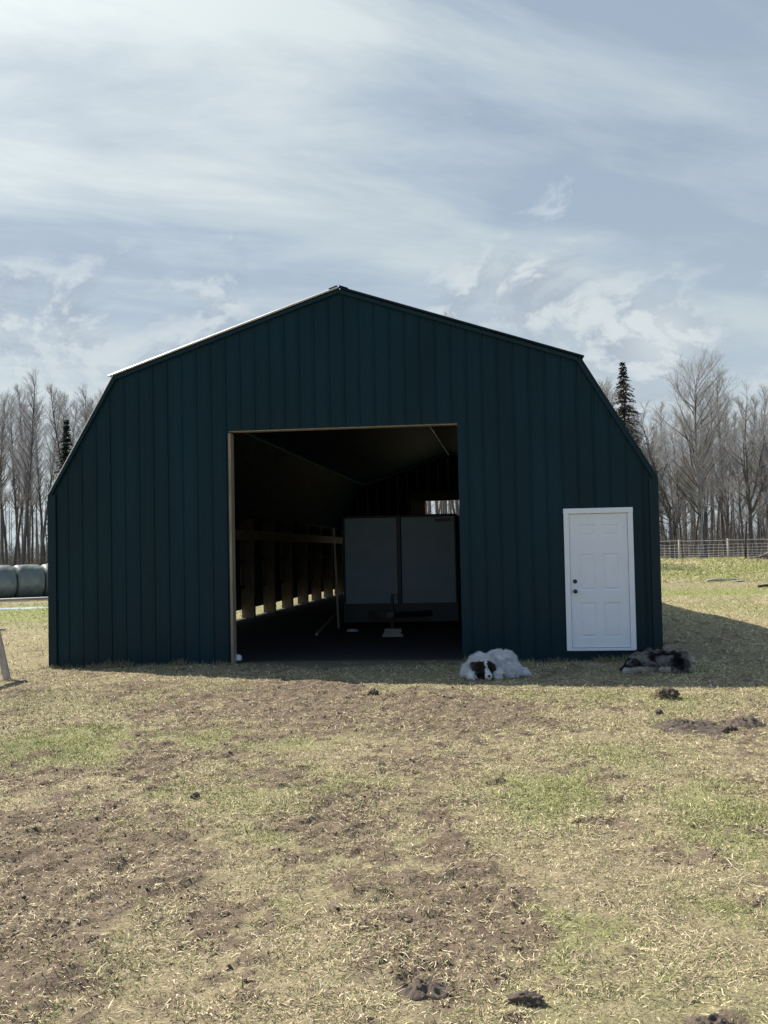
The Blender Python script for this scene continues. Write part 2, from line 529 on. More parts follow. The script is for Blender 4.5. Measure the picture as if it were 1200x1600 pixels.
def build_ground():
    def axis(fine0, fine1, st, lo, hi, grow):
        a = list(np.arange(fine0, fine1 + st / 2, st))
        s = st
        while a[-1] < hi:
            s *= grow
            a.append(a[-1] + s)
        b = []
        s = st
        cur = fine0
        while cur > lo:
            s *= grow
            cur -= s
            b.append(cur)
        return np.array(b[::-1] + a)
    xs = axis(-3.6, 5.6, 0.027, -900, 900, 1.09)
    ys = axis(-12.4, -1.5, 0.027, -60, 1500, 1.05)
    X, Y = np.meshgrid(xs, ys)
    x, y = X.ravel(), Y.ravel()
    d, g, i = masks(x, y)
    z = terrain(x, y) + micro(x, y, d, i)
    V = np.stack([x, y, z], 1)
    nx, ny = len(xs), len(ys)
    idx = np.arange(nx * ny).reshape(ny, nx)
    F = np.stack([idx[:-1, :-1], idx[:-1, 1:], idx[1:, 1:], idx[1:, :-1]], -1).reshape(-1, 4)
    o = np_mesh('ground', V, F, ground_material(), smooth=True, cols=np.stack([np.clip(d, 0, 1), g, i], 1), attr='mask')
    tag(o, kind='structure')


build_ground()

# ------------------------------------------------------------------ barn
W, H1, KX, H2, H3, BY = 4.572, 2.64, 3.52, 4.42, 5.595, 27.9
OX0, OX1, OH = -1.73, 1.735, 3.516
DX0, DX1, DZ0, DZ1 = 3.247, 4.232, 0.155, 2.21
BX0, BX1, BH = -0.97, 1.9, 3.72
G0 = -0.12


def gable(x):
    return np.interp(x, [-W, -KX, 0, KX, W], [H1, H2, H3, H2, H1])


def rib_profile(length, start=0.0, pitch=0.2286, rib=0.014, minor=0.0022):
    """(s, offset) breakpoints of ribbed sheet along its width"""
    pts = [(0.0, 0.0)]
    k = 0
    s = start
    while s < length - 0.04:
        h = rib * (1.25 if k % 4 == 0 else 1.0)
        for ds, o in ((-0.016, 0), (-0.008, h), (0.008, h), (0.016, 0)):
            pts.append((s + ds, o))
        for c in (0.075, 0.152):
            for ds, o in ((-0.012, 0), (-0.006, minor), (0.006, minor), (0.012, 0)):
                pts.append((s + c + ds, o))
        k += 1
        s += pitch
    pts = [p for p in pts if 0 <= p[0] <= length]
    pts.append((length, 0.0))
    return sorted(set(pts))


def off_at(prof, s):
    return float(np.interp(s, [p[0] for p in prof], [p[1] for p in prof]))


def gable_sheet(name, y, face, holes, parent, material):
    """ribbed gable-end wall; face = -1 looks towards -y"""
    prof = rib_profile(2 * W, 0.05)
    xs = set(p[0] - W for p in prof)
    for h in holes:
        xs.update((h[0], h[1]))
    xs.update((-KX, 0.0, KX))
    xs = sorted(xs)
    mb = MB()
    for a, b in zip(xs[:-1], xs[1:]):
        if b - a < 1e-5:
            continue
        m = (a + b) / 2
        oa, ob = off_at(prof, a + W) * face, off_at(prof, b + W) * face
        spans = [(G0, None)]
        for h in holes:
            if h[0] - 1e-6 < m < h[1] + 1e-6:
                ns = []
                for lo, hi in spans:
                    ns.append((lo, h[2])) if h[2] > lo + 0.01 else None
                    ns.append((h[3], hi))
                spans = ns
        for lo, hi in spans:
            za = float(gable(a)) if hi is None else hi
            zb = float(gable(b)) if hi is None else hi
            q = [(a, y + oa, lo), (b, y + ob, lo), (b, y + ob, zb), (a, y + oa, za)]
            mb.add(q, [(0, 1, 2, 3)] if face < 0 else [(3, 2, 1, 0)])
    return mb.build(name, material, parent)


def slope_sheet(name, p0, udir, length, v, nrm, parent, material, start=0.05, rib=0.019):
    """ribbed sheet: runs 'length' along udir, ribs along v, offset along nrm"""
    prof = rib_profile(length, start, rib=rib, minor=0.003)
    p0, udir, v, nrm = Vector(p0), Vector(udir).normalized(), Vector(v), Vector(nrm).normalized()
    V, F = [], []
    for s, o in prof:
        q = p0 + udir * s + nrm * o
        V += [q, q + v]
    for i in range(len(prof) - 1):
        F.append((2 * i, 2 * i + 2, 2 * i + 3, 2 * i + 1))
    return MB().add(V, F).build(name, material, parent)


barn = empty('barn')
tag(barn, 'dark green metal gambrel-roofed barn with an open doorway and a white door', 'barn')
gable_sheet('front_wall', 0.0, -1, [(OX0, OX1, G0, OH), (DX0 + .03, DX1 - .03, DZ0 + .02, DZ1 - .03)], barn, M_METAL)
gable_sheet('rear_wall', BY, 1, [(BX0, BX1, G0, BH)], barn, M_METAL)
LG = 0.21
slope_sheet('side_wall', (-W, 0.02, LG), (0, 1, 0), BY - 0.04, (0, 0, H1 - LG), (-1, 0, 0), barn, M_METAL)
slope_sheet('side_wall', (W, 0.02, G0), (0, 1, 0), BY - 0.04, (0, 0, H1 - G0), (1, 0, 0), barn, M_METAL)
OV = 0.05
for sg in (-1, 1):
    n1 = Vector((sg * (H2 - H1), 0, W - KX)).normalized()
    n2 = Vector((sg * (H3 - H2), 0, KX)).normalized()
    a = Vector((sg * W, -OV, H1)) + n1 * 0.012
    b = Vector((sg * KX, -OV, H2)) + n1 * 0.012
    slope_sheet('lower_roof', a, (0, 1, 0), BY + 2 * OV, b - a, n1, barn, M_METAL_IN)
    c = Vector((sg * (KX + 0.07), -OV, H2 - 0.07 * (H3 - H2) / KX)) + n2 * 0.03
    d = Vector((0, -OV, H3)) + n2 * 0.03
    slope_sheet('upper_roof', c, (0, 1, 0), BY + 2 * OV, d - c, n2, barn, M_METAL_IN)
# roof edge trim on both gables; pale left bars paint in the sun glint
for sg in (-1, 1):
    n1 = Vector((sg * (H2 - H1), 0, W - KX)).normalized()
    n2 = Vector((sg * (H3 - H2), 0, KX)).normalized()
    for y in (-OV - 0.005, BY + OV + 0.005):
        mb = MB()
        p = [Vector((sg * (KX + 0.075), y, H2 - 0.026)) + n2 * 0.028, Vector((0, y, H3)) + n2 * 0.028]
        mb.bar(p[0], p[1], 0.027, 0.027, up=tuple((n2 + Vector((0, -1 if y < 1 else 1, 0))).normalized()))
        mb.build('roof_edge_trim', M_RAKE_GLINT if sg < 0 else M_TRIM, barn, bevel=0.006)
        mb = MB()
        p = [Vector((sg * (W + 0.01), y, H1 - 0.03)) + n1 * 0.012, Vector((sg * KX, y, H2)) + n1 * 0.012]
        mb.bar(p[0], p[1], 0.012, 0.012, up=tuple((n1 + Vector((0, -1 if y < 1 else 1, 0))).normalized()))
        mb.build('roof_edge_trim', M_RAKE_GLINT if sg < 0 else M_TRIM, barn, bevel=0.003)
        # flat fascia below the edge
        mb = MB()
        a = Vector((sg * (W - 0.002), y + 0.012, H1 - 0.03))
        b = Vector((sg * (KX - 0.01), y + 0.012, H2 - 0.03))
        c = Vector((0, y + 0.012, H3 - 0.03))
        mb.bar(a, b, 0.014, 0.05, up=tuple(n1))
        mb.bar(b, c, 0.0144, 0.05, up=tuple(n2))
        mb.build('fascia', M_TRIM, barn)
mb = MB()
for sg in (-1, 1):
    n2 = Vector((sg * (H3 - H2), 0, KX)).normalized()
    a = Vector((sg * 0.13, -OV - 0.02, H3 - 0.13 * (H3 - H2) / KX)) + n2 * 0.048
    b = Vector((0, -OV - 0.02, H3)) + n2 * 0.05
    L = Vector((0, BY + 2 * OV + 0.04, 0))
    t = n2 * 0.006
    mb.add([a, b, b + L, a + L, a + t, b + t, b + L + t, a + L + t], [(0, 1, 2, 3), (7, 6, 5, 4), (0, 4, 5, 1), (3, 2, 6, 7), (0, 3, 7, 4)])
mb.build('ridge_cap', M_TRIM, barn)
for sg in (-1, 1):
    mb = MB()
    x = sg * (W + 0.004)
    mb.box(min(x, x - sg * 0.1), max(x, x - sg * 0.1), -0.035, -0.027, G0, H1 + (-0.02))
    mb.box(min(x, x + sg * 0.028), max(x, x + sg * 0.028), -0.035, 0.09, G0, H1 - 0.02)
    mb.build('corner_trim', M_TRIM, barn)

# wood lining of the big doorway
mb = MB()
mb.box(OX0 - 0.004, OX0 + 0.036, -0.034, 0.15, G0, OH - 0.034)
mb.build('doorway_jamb', M_WOOD, barn, bevel=0.003)
mb = MB()
mb.box(OX1 + 0.001, OX1 + 0.05, 0.004, 0.15, G0, OH - 0.034)
mb.build('doorway_jamb', M_WOOD, barn, bevel=0.003)
mb = MB()
mb.box(OX0 - 0.004, OX1 + 0.004, 0.004, 0.15, OH - 0.016, OH + 0.03)
mb.build('doorway_head', M_WOOD, barn, bevel=0.003)

# small white door
door = empty('door')
door.parent = barn
mb = MB()
FW = 0.075
mb.box(DX0, DX0 + FW, -0.050, 0.10, DZ0, DZ1 - FW)
mb.box(DX1 - FW, DX1, -0.050, 0.10, DZ0, DZ1 - FW)
mb.box(DX0 - 0.003, DX1 + 0.003, -0.0505, 0.10, DZ1 - FW, DZ1 + 0.002)
mb.box(DX0 + FW, DX1 - FW, -0.042, 0.10, DZ0 - 0.002, DZ0 + 0.035)
mb.build('door_frame', M_DOORFRAME, door, bevel=0.006)


def door_leaf():
    x0, x1, z0, z1 = DX0 + FW + 0.005, DX1 - FW - 0.005, DZ0 + 0.043, DZ1 - FW - 0.005
    w, h = x1 - x0, z1 - z0
    cols = [(0.16, 0.44), (0.56, 0.84)]
    rows = [(0.075, 0.335), (0.425, 0.70), (0.835, 0.92)]
    yf = -0.012
    mb = MB()
    xs = sorted({0, 1, *[c for p in cols for c in p]})
    zs = sorted({0, 1, *[c for p in rows for c in p]})
    P = lambda u, v, dy=0.0: (x0 + u * w, yf + dy, z0 + v * h)
    for i in range(len(xs) - 1):
        for j in range(len(zs) - 1):
            u0, u1, v0, v1 = xs[i], xs[i + 1], zs[j], zs[j + 1]
            if (u0, u1) in cols and (v0, v1) in rows:
                rings = [(0.0, 0.0), (0.010, 0.011), (0.024, 0.011), (0.042, 0.001)]
                last = None
                for ins, dep in rings:
                    a, b = ins / w, ins / h
                    q = [P(u0 + a, v0 + b, dep), P(u1 - a, v0 + b, dep), P(u1 - a, v1 - b, dep), P(u0 + a, v1 - b, dep)]
                    if last is not None:
                        for k in range(4):
                            k2 = (k + 1) % 4
                            mb.add([last[k], last[k2], q[k2], q[k]], [(0, 1, 2, 3)])
                    last = q
                mb.add(last, [(0, 1, 2, 3)])
            else:
                mb.add([P(u0, v0), P(u1, v0), P(u1, v1), P(u0, v1)], [(0, 1, 2, 3)])
    # edges and back
    a, b = (x0, yf, z0), (x1, yf + 0.045, z1)
    mb.add([(x0, yf, z0), (x0, yf + .045, z0), (x0, yf + .045, z1), (x0, yf, z1), (x1, yf, z0), (x1, yf + .045, z0), (x1, yf + .045, z1), (x1, yf, z1)],
           [(0, 3, 2, 1), (4, 5, 6, 7), (1, 2, 6, 5), (0, 1, 5, 4), (3, 7, 6, 2)])
    mb.build('door_leaf', M_DOOR, door)
    for name, zz in (('deadbolt', 1.155), ('door_knob', 1.01)):
        kb = MB()
        pr = [(0.030, -0.012), (0.030, -0.018), (0.022, -0.022), (0.014, -0.030), (0.014, -0.045), (0.027, -0.052), (0.029, -0.066), (0.020, -0.074), (0.001, -0.075)] if name == 'door_knob' else [(0.030, -0.012), (0.030, -0.022), (0.024, -0.028), (0.012, -0.030), (0.001, -0.030)]
        n = 20
        V, F = [], []
        for r, y in pr:
            for k in range(n):
                an = 2 * math.pi * k / n
                V.append((x0 + 0.062 + r * math.cos(an), y, zz + r * math.sin(an)))
        for i in range(len(pr) - 1):
            for k in range(n):
                F.append((i * n + k, i * n + (k + 1) % n, (i + 1) * n + (k + 1) % n, (i + 1) * n + k))
        kb.add(V, F).build(name, M_BLACK, door, True)


door_leaf()

# timber frame inside
PY = [11.5 + 2.42 * k for k in range(-4, 7)]
for y in PY:
    MB().box(-W + 0.03, -W + 0.37, y - 0.075, y + 0.075, -0.1, H1 - 0.05).build('post', M_WOOD_POST, barn, bevel=0.006)
    MB().box(W - 0.30, W - 0.03, y - 0.075, y + 0.075, -0.1, H1 - 0.05).build('post', M_WOOD_POST, barn, bevel=0.006)
for z in (0.81, 1.5):
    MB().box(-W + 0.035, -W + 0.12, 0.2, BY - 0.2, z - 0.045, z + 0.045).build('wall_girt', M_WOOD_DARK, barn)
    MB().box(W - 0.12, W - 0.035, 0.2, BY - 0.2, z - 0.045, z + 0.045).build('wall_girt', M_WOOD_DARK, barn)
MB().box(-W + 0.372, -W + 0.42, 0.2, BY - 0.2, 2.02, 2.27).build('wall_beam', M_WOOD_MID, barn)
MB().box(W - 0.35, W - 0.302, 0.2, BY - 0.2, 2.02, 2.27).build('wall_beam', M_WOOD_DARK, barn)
for y in (0.035, BY - 0.09):      # bars added under the roof at both gables to stop light leaks
    for sg in (-1, 1):
        mb = MB()
        a, b, c = Vector((sg * (W - 0.01), y, H1 + 0.0)), Vector((sg * (KX - 0.005), y, H2 - 0.01)), Vector((0, y, H3 - 0.015))
        mb.bar(a, b, 0.05, 0.05, up=(0, 1, 0))
        mb.bar(b, c, 0.0504, 0.05, up=(0, 1, 0))
        mb.build('gable_leak_bar', M_WOOD_DARK, barn)
# framing of the rear gable: studs, post beside the rear doorway, head beam
xk = -W + 0.35
while xk < W - 0.2:
    if not (BX0 - 0.7 < xk < BX1 + 0.5):
        MB().box(xk - 0.02, xk + 0.02, BY - 0.16, BY - 0.03, 0.0, float(gable(xk)) - 0.12).build('stud', M_WOOD_MID, barn)
    else:
        MB().box(xk - 0.02, xk + 0.02, BY - 0.16, BY - 0.03, 4.14, float(gable(xk)) - 0.12).build('stud', M_WOOD_MID, barn)
    xk += 0.42
MB().box(-1.60, -0.99, BY - 0.20, BY - 0.03, 0, BH).build('doorway_post', M_WOOD_MID, barn, bevel=0.005)
MB().box(BX1 + 0.01, BX1 + 0.3, BY - 0.20, BY - 0.03, 0, BH).build('doorway_post', M_WOOD, barn, bevel=0.005)
MB().box(-1.62, BX1 + 0.3, BY - 0.22, BY - 0.03, BH + 0.002, 4.10).build('head_beam', M_WOOD_POST, barn, bevel=0.005)
for sg in (-1, 1):
    xa, xb = sorted((sg * (W - 0.028), sg * (W - 0.085)))
    MB().box(xa, xb, 0.05, BY - 0.05, H1 - 0.16, H1 + 0.035).build('eave_leak_bar', M_WOOD_DARK, barn)  # strips added to close the light leak at the wall tops

# ------------------------------------------------------------------ things in the barn
tr = empty('trailer', (0.14, 6.5, 0))
tag(tr, 'off-white box trailer parked nose forward inside the barn doorway', 'trailer')
TW, TL, TB, TT = 1.21, 4.4, 0.42, 2.42
mb = MB()
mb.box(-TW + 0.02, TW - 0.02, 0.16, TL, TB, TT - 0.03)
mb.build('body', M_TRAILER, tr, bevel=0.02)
for sg in (-1, 1):
    mb = MB()
    a, b = sg * 0.05, sg * (TW - 0.045)
    ya, yb = 0.045, 0.125
    V = [(a, ya, 0.56), (b, yb, 0.56), (b, yb, TT - 0.055), (a, ya, TT - 0.055), (a, .17, 0.56), (b, .17, 0.56), (b, .17, TT - 0.055), (a, .17, TT - 0.055)]
    mb.add(V, [(0, 1, 2, 3), (4, 7, 6, 5), (0, 4, 5, 1), (3, 2, 6, 7), (1, 5, 6, 2), (0, 3, 7, 4)])
    mb.build('nose_panel', M_TRAILER, tr)
    mb = MB()
    a = sg * 0.0
    V = [(a, 0.02, 0.17), (sg * TW, 0.10, 0.17), (sg * TW, 0.10, 0.556), (a, 0.02, 0.556), (a, .17, 0.17), (sg * TW, .17, 0.17), (sg * TW, .17, 0.556), (a, .17, 0.556)]
    mb.add(V, [(0, 1, 2, 3), (4, 7, 6, 5), (0, 4, 5, 1), (3, 2, 6, 7), (1, 5, 6, 2)])
    mb.build('gravel_guard', M_TRAILER_D, tr)
    MB().box(min(sg * TW, sg * (TW - 0.04)), max(sg * TW, sg * (TW - 0.04)), 0.095, 0.25, 0.56, TT - 0.04).build('corner_post', M_TRAILER_D, tr, bevel=0.02)
MB().box(-0.045, 0.045, 0.0, 0.172, 0.56, TT - 0.02).build('centre_post', M_TRAILER_D, tr, bevel=0.015)
MB().box(-TW, TW, 0.03, TL + 0.02, TT - 0.05, TT - 0.0).build('roof_rim', M_TRAILER_D, tr, bevel=0.02)
MB().box(TW - 0.45, TW - 0.12, 0.08, 0.13, TT - 0.16, TT - 0.10).build('roof_vent', M_TRAILER_D, tr)
for sg in (-1, 1):
    MB().bar((sg * 0.75, 0.35, 0.34), (sg * 0.04, -1.55, 0.40), 0.06, 0.11).build('tongue', M_TRAILER_D, tr)
    MB().box(sg * TW - 0.12, sg * TW + 0.12, 1.7, 3.4, 0.78, 0.82).build('mudguard', M_TRAILER_D, tr)
    for yy in (2.1, 2.95):
        w = MB()
        n = 28
        pr = [(0.20, -0.09), (0.30, -0.10), (0.335, -0.07), (0.34, 0.0), (0.335, 0.07), (0.30, 0.10), (0.20, 0.09)]
        V = [(sg * TW + o, yy + r * math.cos(2 * math.pi * k / n), 0.34 + r * math.sin(2 * math.pi * k / n)) for r, o in pr for k in range(n)]
        F = [(i * n + k, i * n + (k + 1) % n, (i + 1) * n + (k + 1) % n, (i + 1) * n + k) for i in range(len(pr) - 1) for k in range(n)]
        wo = w.add(V, F).build('wheel', M_RUBBER, tr, True)
        MB().tube([(sg * TW - 0.08, yy, 0.34), (sg * TW + 0.08, yy, 0.34)], 0.2, 20).build('rim', M_STEEL, wo)
MB().box(-0.08, 0.08, -1.80, -1.50, 0.36, 0.50).build('coupler', M_TRAILER_D, tr, bevel=0.02)
mb = MB()
mb.tube([(0.02, -1.62, 0.17), (0.02, -1.62, 0.78)], 0.032, 12)
mb.tube([(0.02, -1.62, 0.78), (0.02, -1.62, 0.83)], 0.022, 10)
mb.tube([(0.02, -1.62, 0.81), (0.13, -1.68, 0.80), (0.14, -1.69, 0.70)], 0.012, 8)
mb.tube([(0.02, -1.62, 0.155), (0.02, -1.62, 0.175)], 0.10, 12)
mb.build('jack', M_TRAILER_D, tr)

b = empty('wood_block', (0.16, 4.88, 0.0), R(4))
tag(b, 'short stack of pale boards under the trailer jack', 'block')
MB().box(-0.20, 0.20, -0.14, 0.14, 0.0, 0.045).build('board', M_WOOD_GREY, b, bevel=0.004)
MB().box(-0.17, 0.16, -0.13, 0.13, 0.047, 0.092).build('board', M_WOOD_GREY, b, bevel=0.004)
MB().box(-0.16, 0.17, -0.12, 0.13, 0.094, 0.152).build('board', M_WOOD_GREY, b, bevel=0.004)

o = MB().bar((-1.30, 7.25, 0.0), (-1.36, 7.22, 2.18), 0.04, 0.04).build('timber_pole', M_WOOD_GREY, None, bevel=0.004)
tag(o, 'upright pale timber pole standing beside the left edge of the trailer', 'pole')
o = MB().bar((-1.42, 5.3, 0.03), (-2.2, 12.2, 0.03), 0.045, 0.06).build('wooden_board', M_WOOD_GREY, None, bevel=0.004)
tag(o, 'long narrow board lying on the dark barn floor left of the trailer', 'board')


def lump(name, loc, size, material, seed, sub=3, rough=0.35, freq=2.2, flat=True, cols=None):
    bm = bmesh.new()
    bmesh.ops.create_icosphere(bm, subdivisions=sub, radius=1)
    from mathutils import noise as mn
    for v in bm.verts:
        n = mn.fractal(v.co * freq + Vector((seed * 3.1, seed * 1.7, seed)), 0.9, 2.1, 4)
        v.co *= 1 + rough * n
        v.co = Vector((v.co.x * size[0], v.co.y * size[1], v.co.z * size[2]))
        if flat and v.co.z < 0:
            v.co.z *= 0.35
    me = bpy.data.meshes.new(name)
    bm.to_mesh(me)
    bm.free()
    me.polygons.foreach_set('use_smooth', np.ones(len(me.polygons), bool))
    me.materials.append(material)
    ob = bpy.data.objects.new(name, me)
    COL.objects.link(ob)
    ob.location = loc
    return ob


o = lump('plastic_bag', (-1.66, 0.10, 0.06), (0.055, 0.06, 0.08), M_PLASTIC, 3)
tag(o, 'small crumpled white plastic bag at the foot of the left door jamb', 'bag')
o = lump('plastic_scrap', (-0.80, 6.0, 0.03), (0.12, 0.08, 0.04), M_PLASTIC, 8, freq=3.5, rough=0.5)
tag(o, 'crumpled pale plastic scrap on the floor under the trailer nose', 'scrap')

# ------------------------------------------------------------------ bales and left field
ax = Vector((math.cos(R(45)), math.sin(R(45)), 0))
c0 = Vector((-18.36, 28.0, 0))


def bale_mesh(seed, r=0.755, w=1.18):
    n, m = 64, 22
    V, F = [], []
    prof = []
    for i in range(m + 1):
        t = -1 + 2 * i / m
        rr = r * (1 - 0.17 * abs(t) ** 9)
        prof.append((t * w / 2, rr))
    prof = [(-w / 2, 0.02), (-w / 2, r * 0.55), (-w / 2, r * 0.82)] + prof + [(w / 2, r * 0.82), (w / 2, r * 0.55), (w / 2, 0.02)]
    for i, (xx, rr) in enumerate(prof):
        for k in range(n):
            an = 2 * math.pi * k / n
            q = rr * (1 + 0.02 * math.sin(3 * an + seed) + 0.05 * (float(vnoise(xx * 4 + seed * 7, an * 3 + xx * 3)) - 0.5) + 0.03 * (float(vnoise(xx * 11 + seed, an * 4 + xx * 9)) - 0.5))
            y, z = math.cos(an) * q, math.sin(an) * q
            z = max(z, -r * 0.93) + (-0.02 if z > 0 else 0)
            V.append((xx, y * 1.02, z + r * 0.93))
    for i in range(len(prof) - 1):
        for k in range(n):
            k2 = (k + 1) % n
            F.append((i * n + k, i * n + k2, (i + 1) * n + k2, (i + 1) * n + k))
    me = np_mesh('hay_bale', V, F, M_BALE, None, True)
    return me


bale_labels = ['green plastic-wrapped round bale in the whole middle of the visible row',
               'green plastic-wrapped round bale at the right end of the row by the barn corner',
               'round green-wrapped bale at the left edge of the photo with crumpled lower wrap',
               None, None]
for k, lb in zip((0, 1, -1), bale_labels):
    o = bale_mesh(k * 3.3 + 1)
    p = c0 + ax * (1.215 * k)
    o.location = (p.x, p.y, float(terrain(p.x, p.y)) - 0.01)
    o.rotation_euler = (0, 0, R(45))
    tag(o, lb, 'hay bale', 'wrapped round bales in a row')

o = lump('plastic_sheet', (-17.2, 25.6, float(terrain(-17.2, 25.6)) + 0.03), (3.0, 0.9, 0.045), M_PLASTIC, 5, 5, 0.15, 1.2)
o.rotation_euler = (0, 0, R(42))
tag(o, 'long white plastic sheet lying on the grass along the foot of the bales', 'plastic sheet')
z = float(terrain(-16.5, 23.6))
o = MB().bar((-18.4, 22.7, z + 0.08), (-15.7, 25.0, z + 0.09), 0.28, 0.09).build('wooden_board', M_WOOD_GREY, None, bevel=0.01)
tag(o, 'pale board on the green grass just below the white plastic sheet', 'board')
z = float(terrain(-14.1, 18.2))
o = lump('ice_patch', (-14.3, 18.1, z + 0.0), (1.75, 0.55, 0.035), M_ICE, 4, 5, 0.12, 1.6)
o.rotation_euler = (0, 0, R(28))
tag(o, 'thin pale bluish patch of ice lying on the green grass', 'ice')
z = float(terrain(-9.2, 7.6))
o = MB().bar((-11.4, 6.95, z + 0.05), (-9.15, 7.65, z + 0.04), 0.14, 0.04).build('wooden_board', M_WOOD_GREY, None, bevel=0.005)
tag(o, 'bleached plank lying on dry grass above the sawhorse leg', 'board')

# sawhorse at the left edge
sh = empty('sawhorse', (-4.66, -1.72, float(terrain(-4.6, -1.7))))
tag(sh, 'weathered wooden sawhorse with splayed legs at the left edge of the photo', 'sawhorse')
MB().box(-0.045, 0.045, -0.98, 0.14, 0.74, 0.84).build('beam', M_POST, sh, bevel=0.005)
for sy in (0.0, -0.85):
    for sg in (-1, 1):
        MB().bar((sg * 0.235, sy, -0.03), (sg * 0.045, sy, 0.80), 0.095, 0.045, up=(0, 1, 0)).build('leg', M_POST, sh, bevel=0.004)

# ------------------------------------------------------------------ fence and right field
FY = 53.0


def fence():
    f = empty('wire_fence', (12.8, FY, 0))
    tag(f, 'wire mesh livestock fence on grey wooden posts in front of the right trees', 'fence')
    x0 = 3.5
    posts = [13.0 - 12.8 + 3.0 * (k - 3) + 0.0 for k in range(0, 10)]
    for k, px in enumerate(posts):
        gz = float(terrain(12.8 + px, FY))
        jit = 0.05 * math.sin(k * 2.3)
        MB().tube([(px, 0, gz - 0.1), (px + jit * 0.4, 0, gz + 0.6), (px + jit, 0, gz + 1.24 + 0.03 * (k % 3))], [0.075, 0.07, 0.062], 10).build('post', M_POST, f, True)
    mb = MB()
    n = 60
    for i, hz in enumerate((0.08, 0.22, 0.36, 0.52, 0.70, 0.90, 1.16)):
        pts = []
        for q in range(n + 1):
            xx = posts[0] + (posts[-1] - posts[0]) * q / n
            pts.append((xx, -0.08, float(terrain(12.8 + xx, FY)) + hz + 0.012 * math.sin(q * 1.7 + i)))
        mb.tube(pts, 0.014 if i < 6 else 0.020, 4, False)
    xx = posts[0]
    while xx < posts[-1]:
        gz = float(terrain(12.8 + xx, FY))
        mb.tube([(xx, -0.08, gz + 0.05), (xx, -0.08, gz + 0.92)], 0.005, 3, False)
        xx += 0.3
    mb.build('wire_mesh', M_WIRE, f)


fence()
z = float(terrain(16.2, 49.0))
o = MB().tube([(16.25, 49.2, z - 0.1), (16.28, 49.2, z + 1.1), (16.33, 49.2, z + 2.25)], [0.06, 0.055, 0.05], 10).build('steel_post', M_RUST, None, True)
tag(o, 'tall dark rusty post standing alone in front of the wire fence', 'post')
o = lump('dirt_mound', (17.0, 48.9, z - 0.02), (0.75, 0.5, 0.20), M_SOIL, 6, 4, 0.3, 1.8)
tag(o, 'low dark heap of soil beside the dark post near the fence', 'mound')
o = MB().tube([(16.9, 48.7, z + 0.12), (18.4, 48.9, z + 0.75)], 0.065, 10).build('leaning_pole', M_BARK_P, None, True)
tag(o, 'pale peeled pole leaning up out of the soil heap by the fence', 'pole')
rs = random.Random(5)
scr = [((11.75, 34.4), 0.42, 15, 'bleached split log lying on grass left of the pale scrap boards', M_WOOD_GREY),
       ((12.3, 34.9), 0.60, -8, 'longest pale scrap board on the green strip right of the barn', M_WOOD_GREY),
       ((12.75, 34.2), 0.3, 35, 'short pale scrap board lying askew right of the longest one', M_WOOD_GREY),
       ((13.2, 31.0), 0.4, 20, 'dark stick of wood on the right field by the photo edge', M_RUST)]
for (xx, yy), L, an, lb, mt in scr:
    z = float(terrain(xx, yy))
    v = Vector((math.cos(R(an)), math.sin(R(an)), 0)) * L
    nm = 'log' if 'log' in lb else ('stick' if 'stick' in lb else 'scrap_board')
    if nm == 'scrap_board':
        o = MB().bar(Vector((xx, yy, z + 0.03)) - v, Vector((xx, yy, z + 0.05)) + v, 0.2, 0.05).build(nm, mt, None, bevel=0.01)
    else:
        o = MB().tube([Vector((xx, yy, z + 0.06)) - v, Vector((xx, yy, z + 0.09)), Vector((xx, yy, z + 0.07)) + v], [0.05, 0.06, 0.04], 9).build(nm, mt, None, True)
    tag(o, lb, 'log' if nm == 'log' else ('stick' if nm == 'stick' else 'board'))

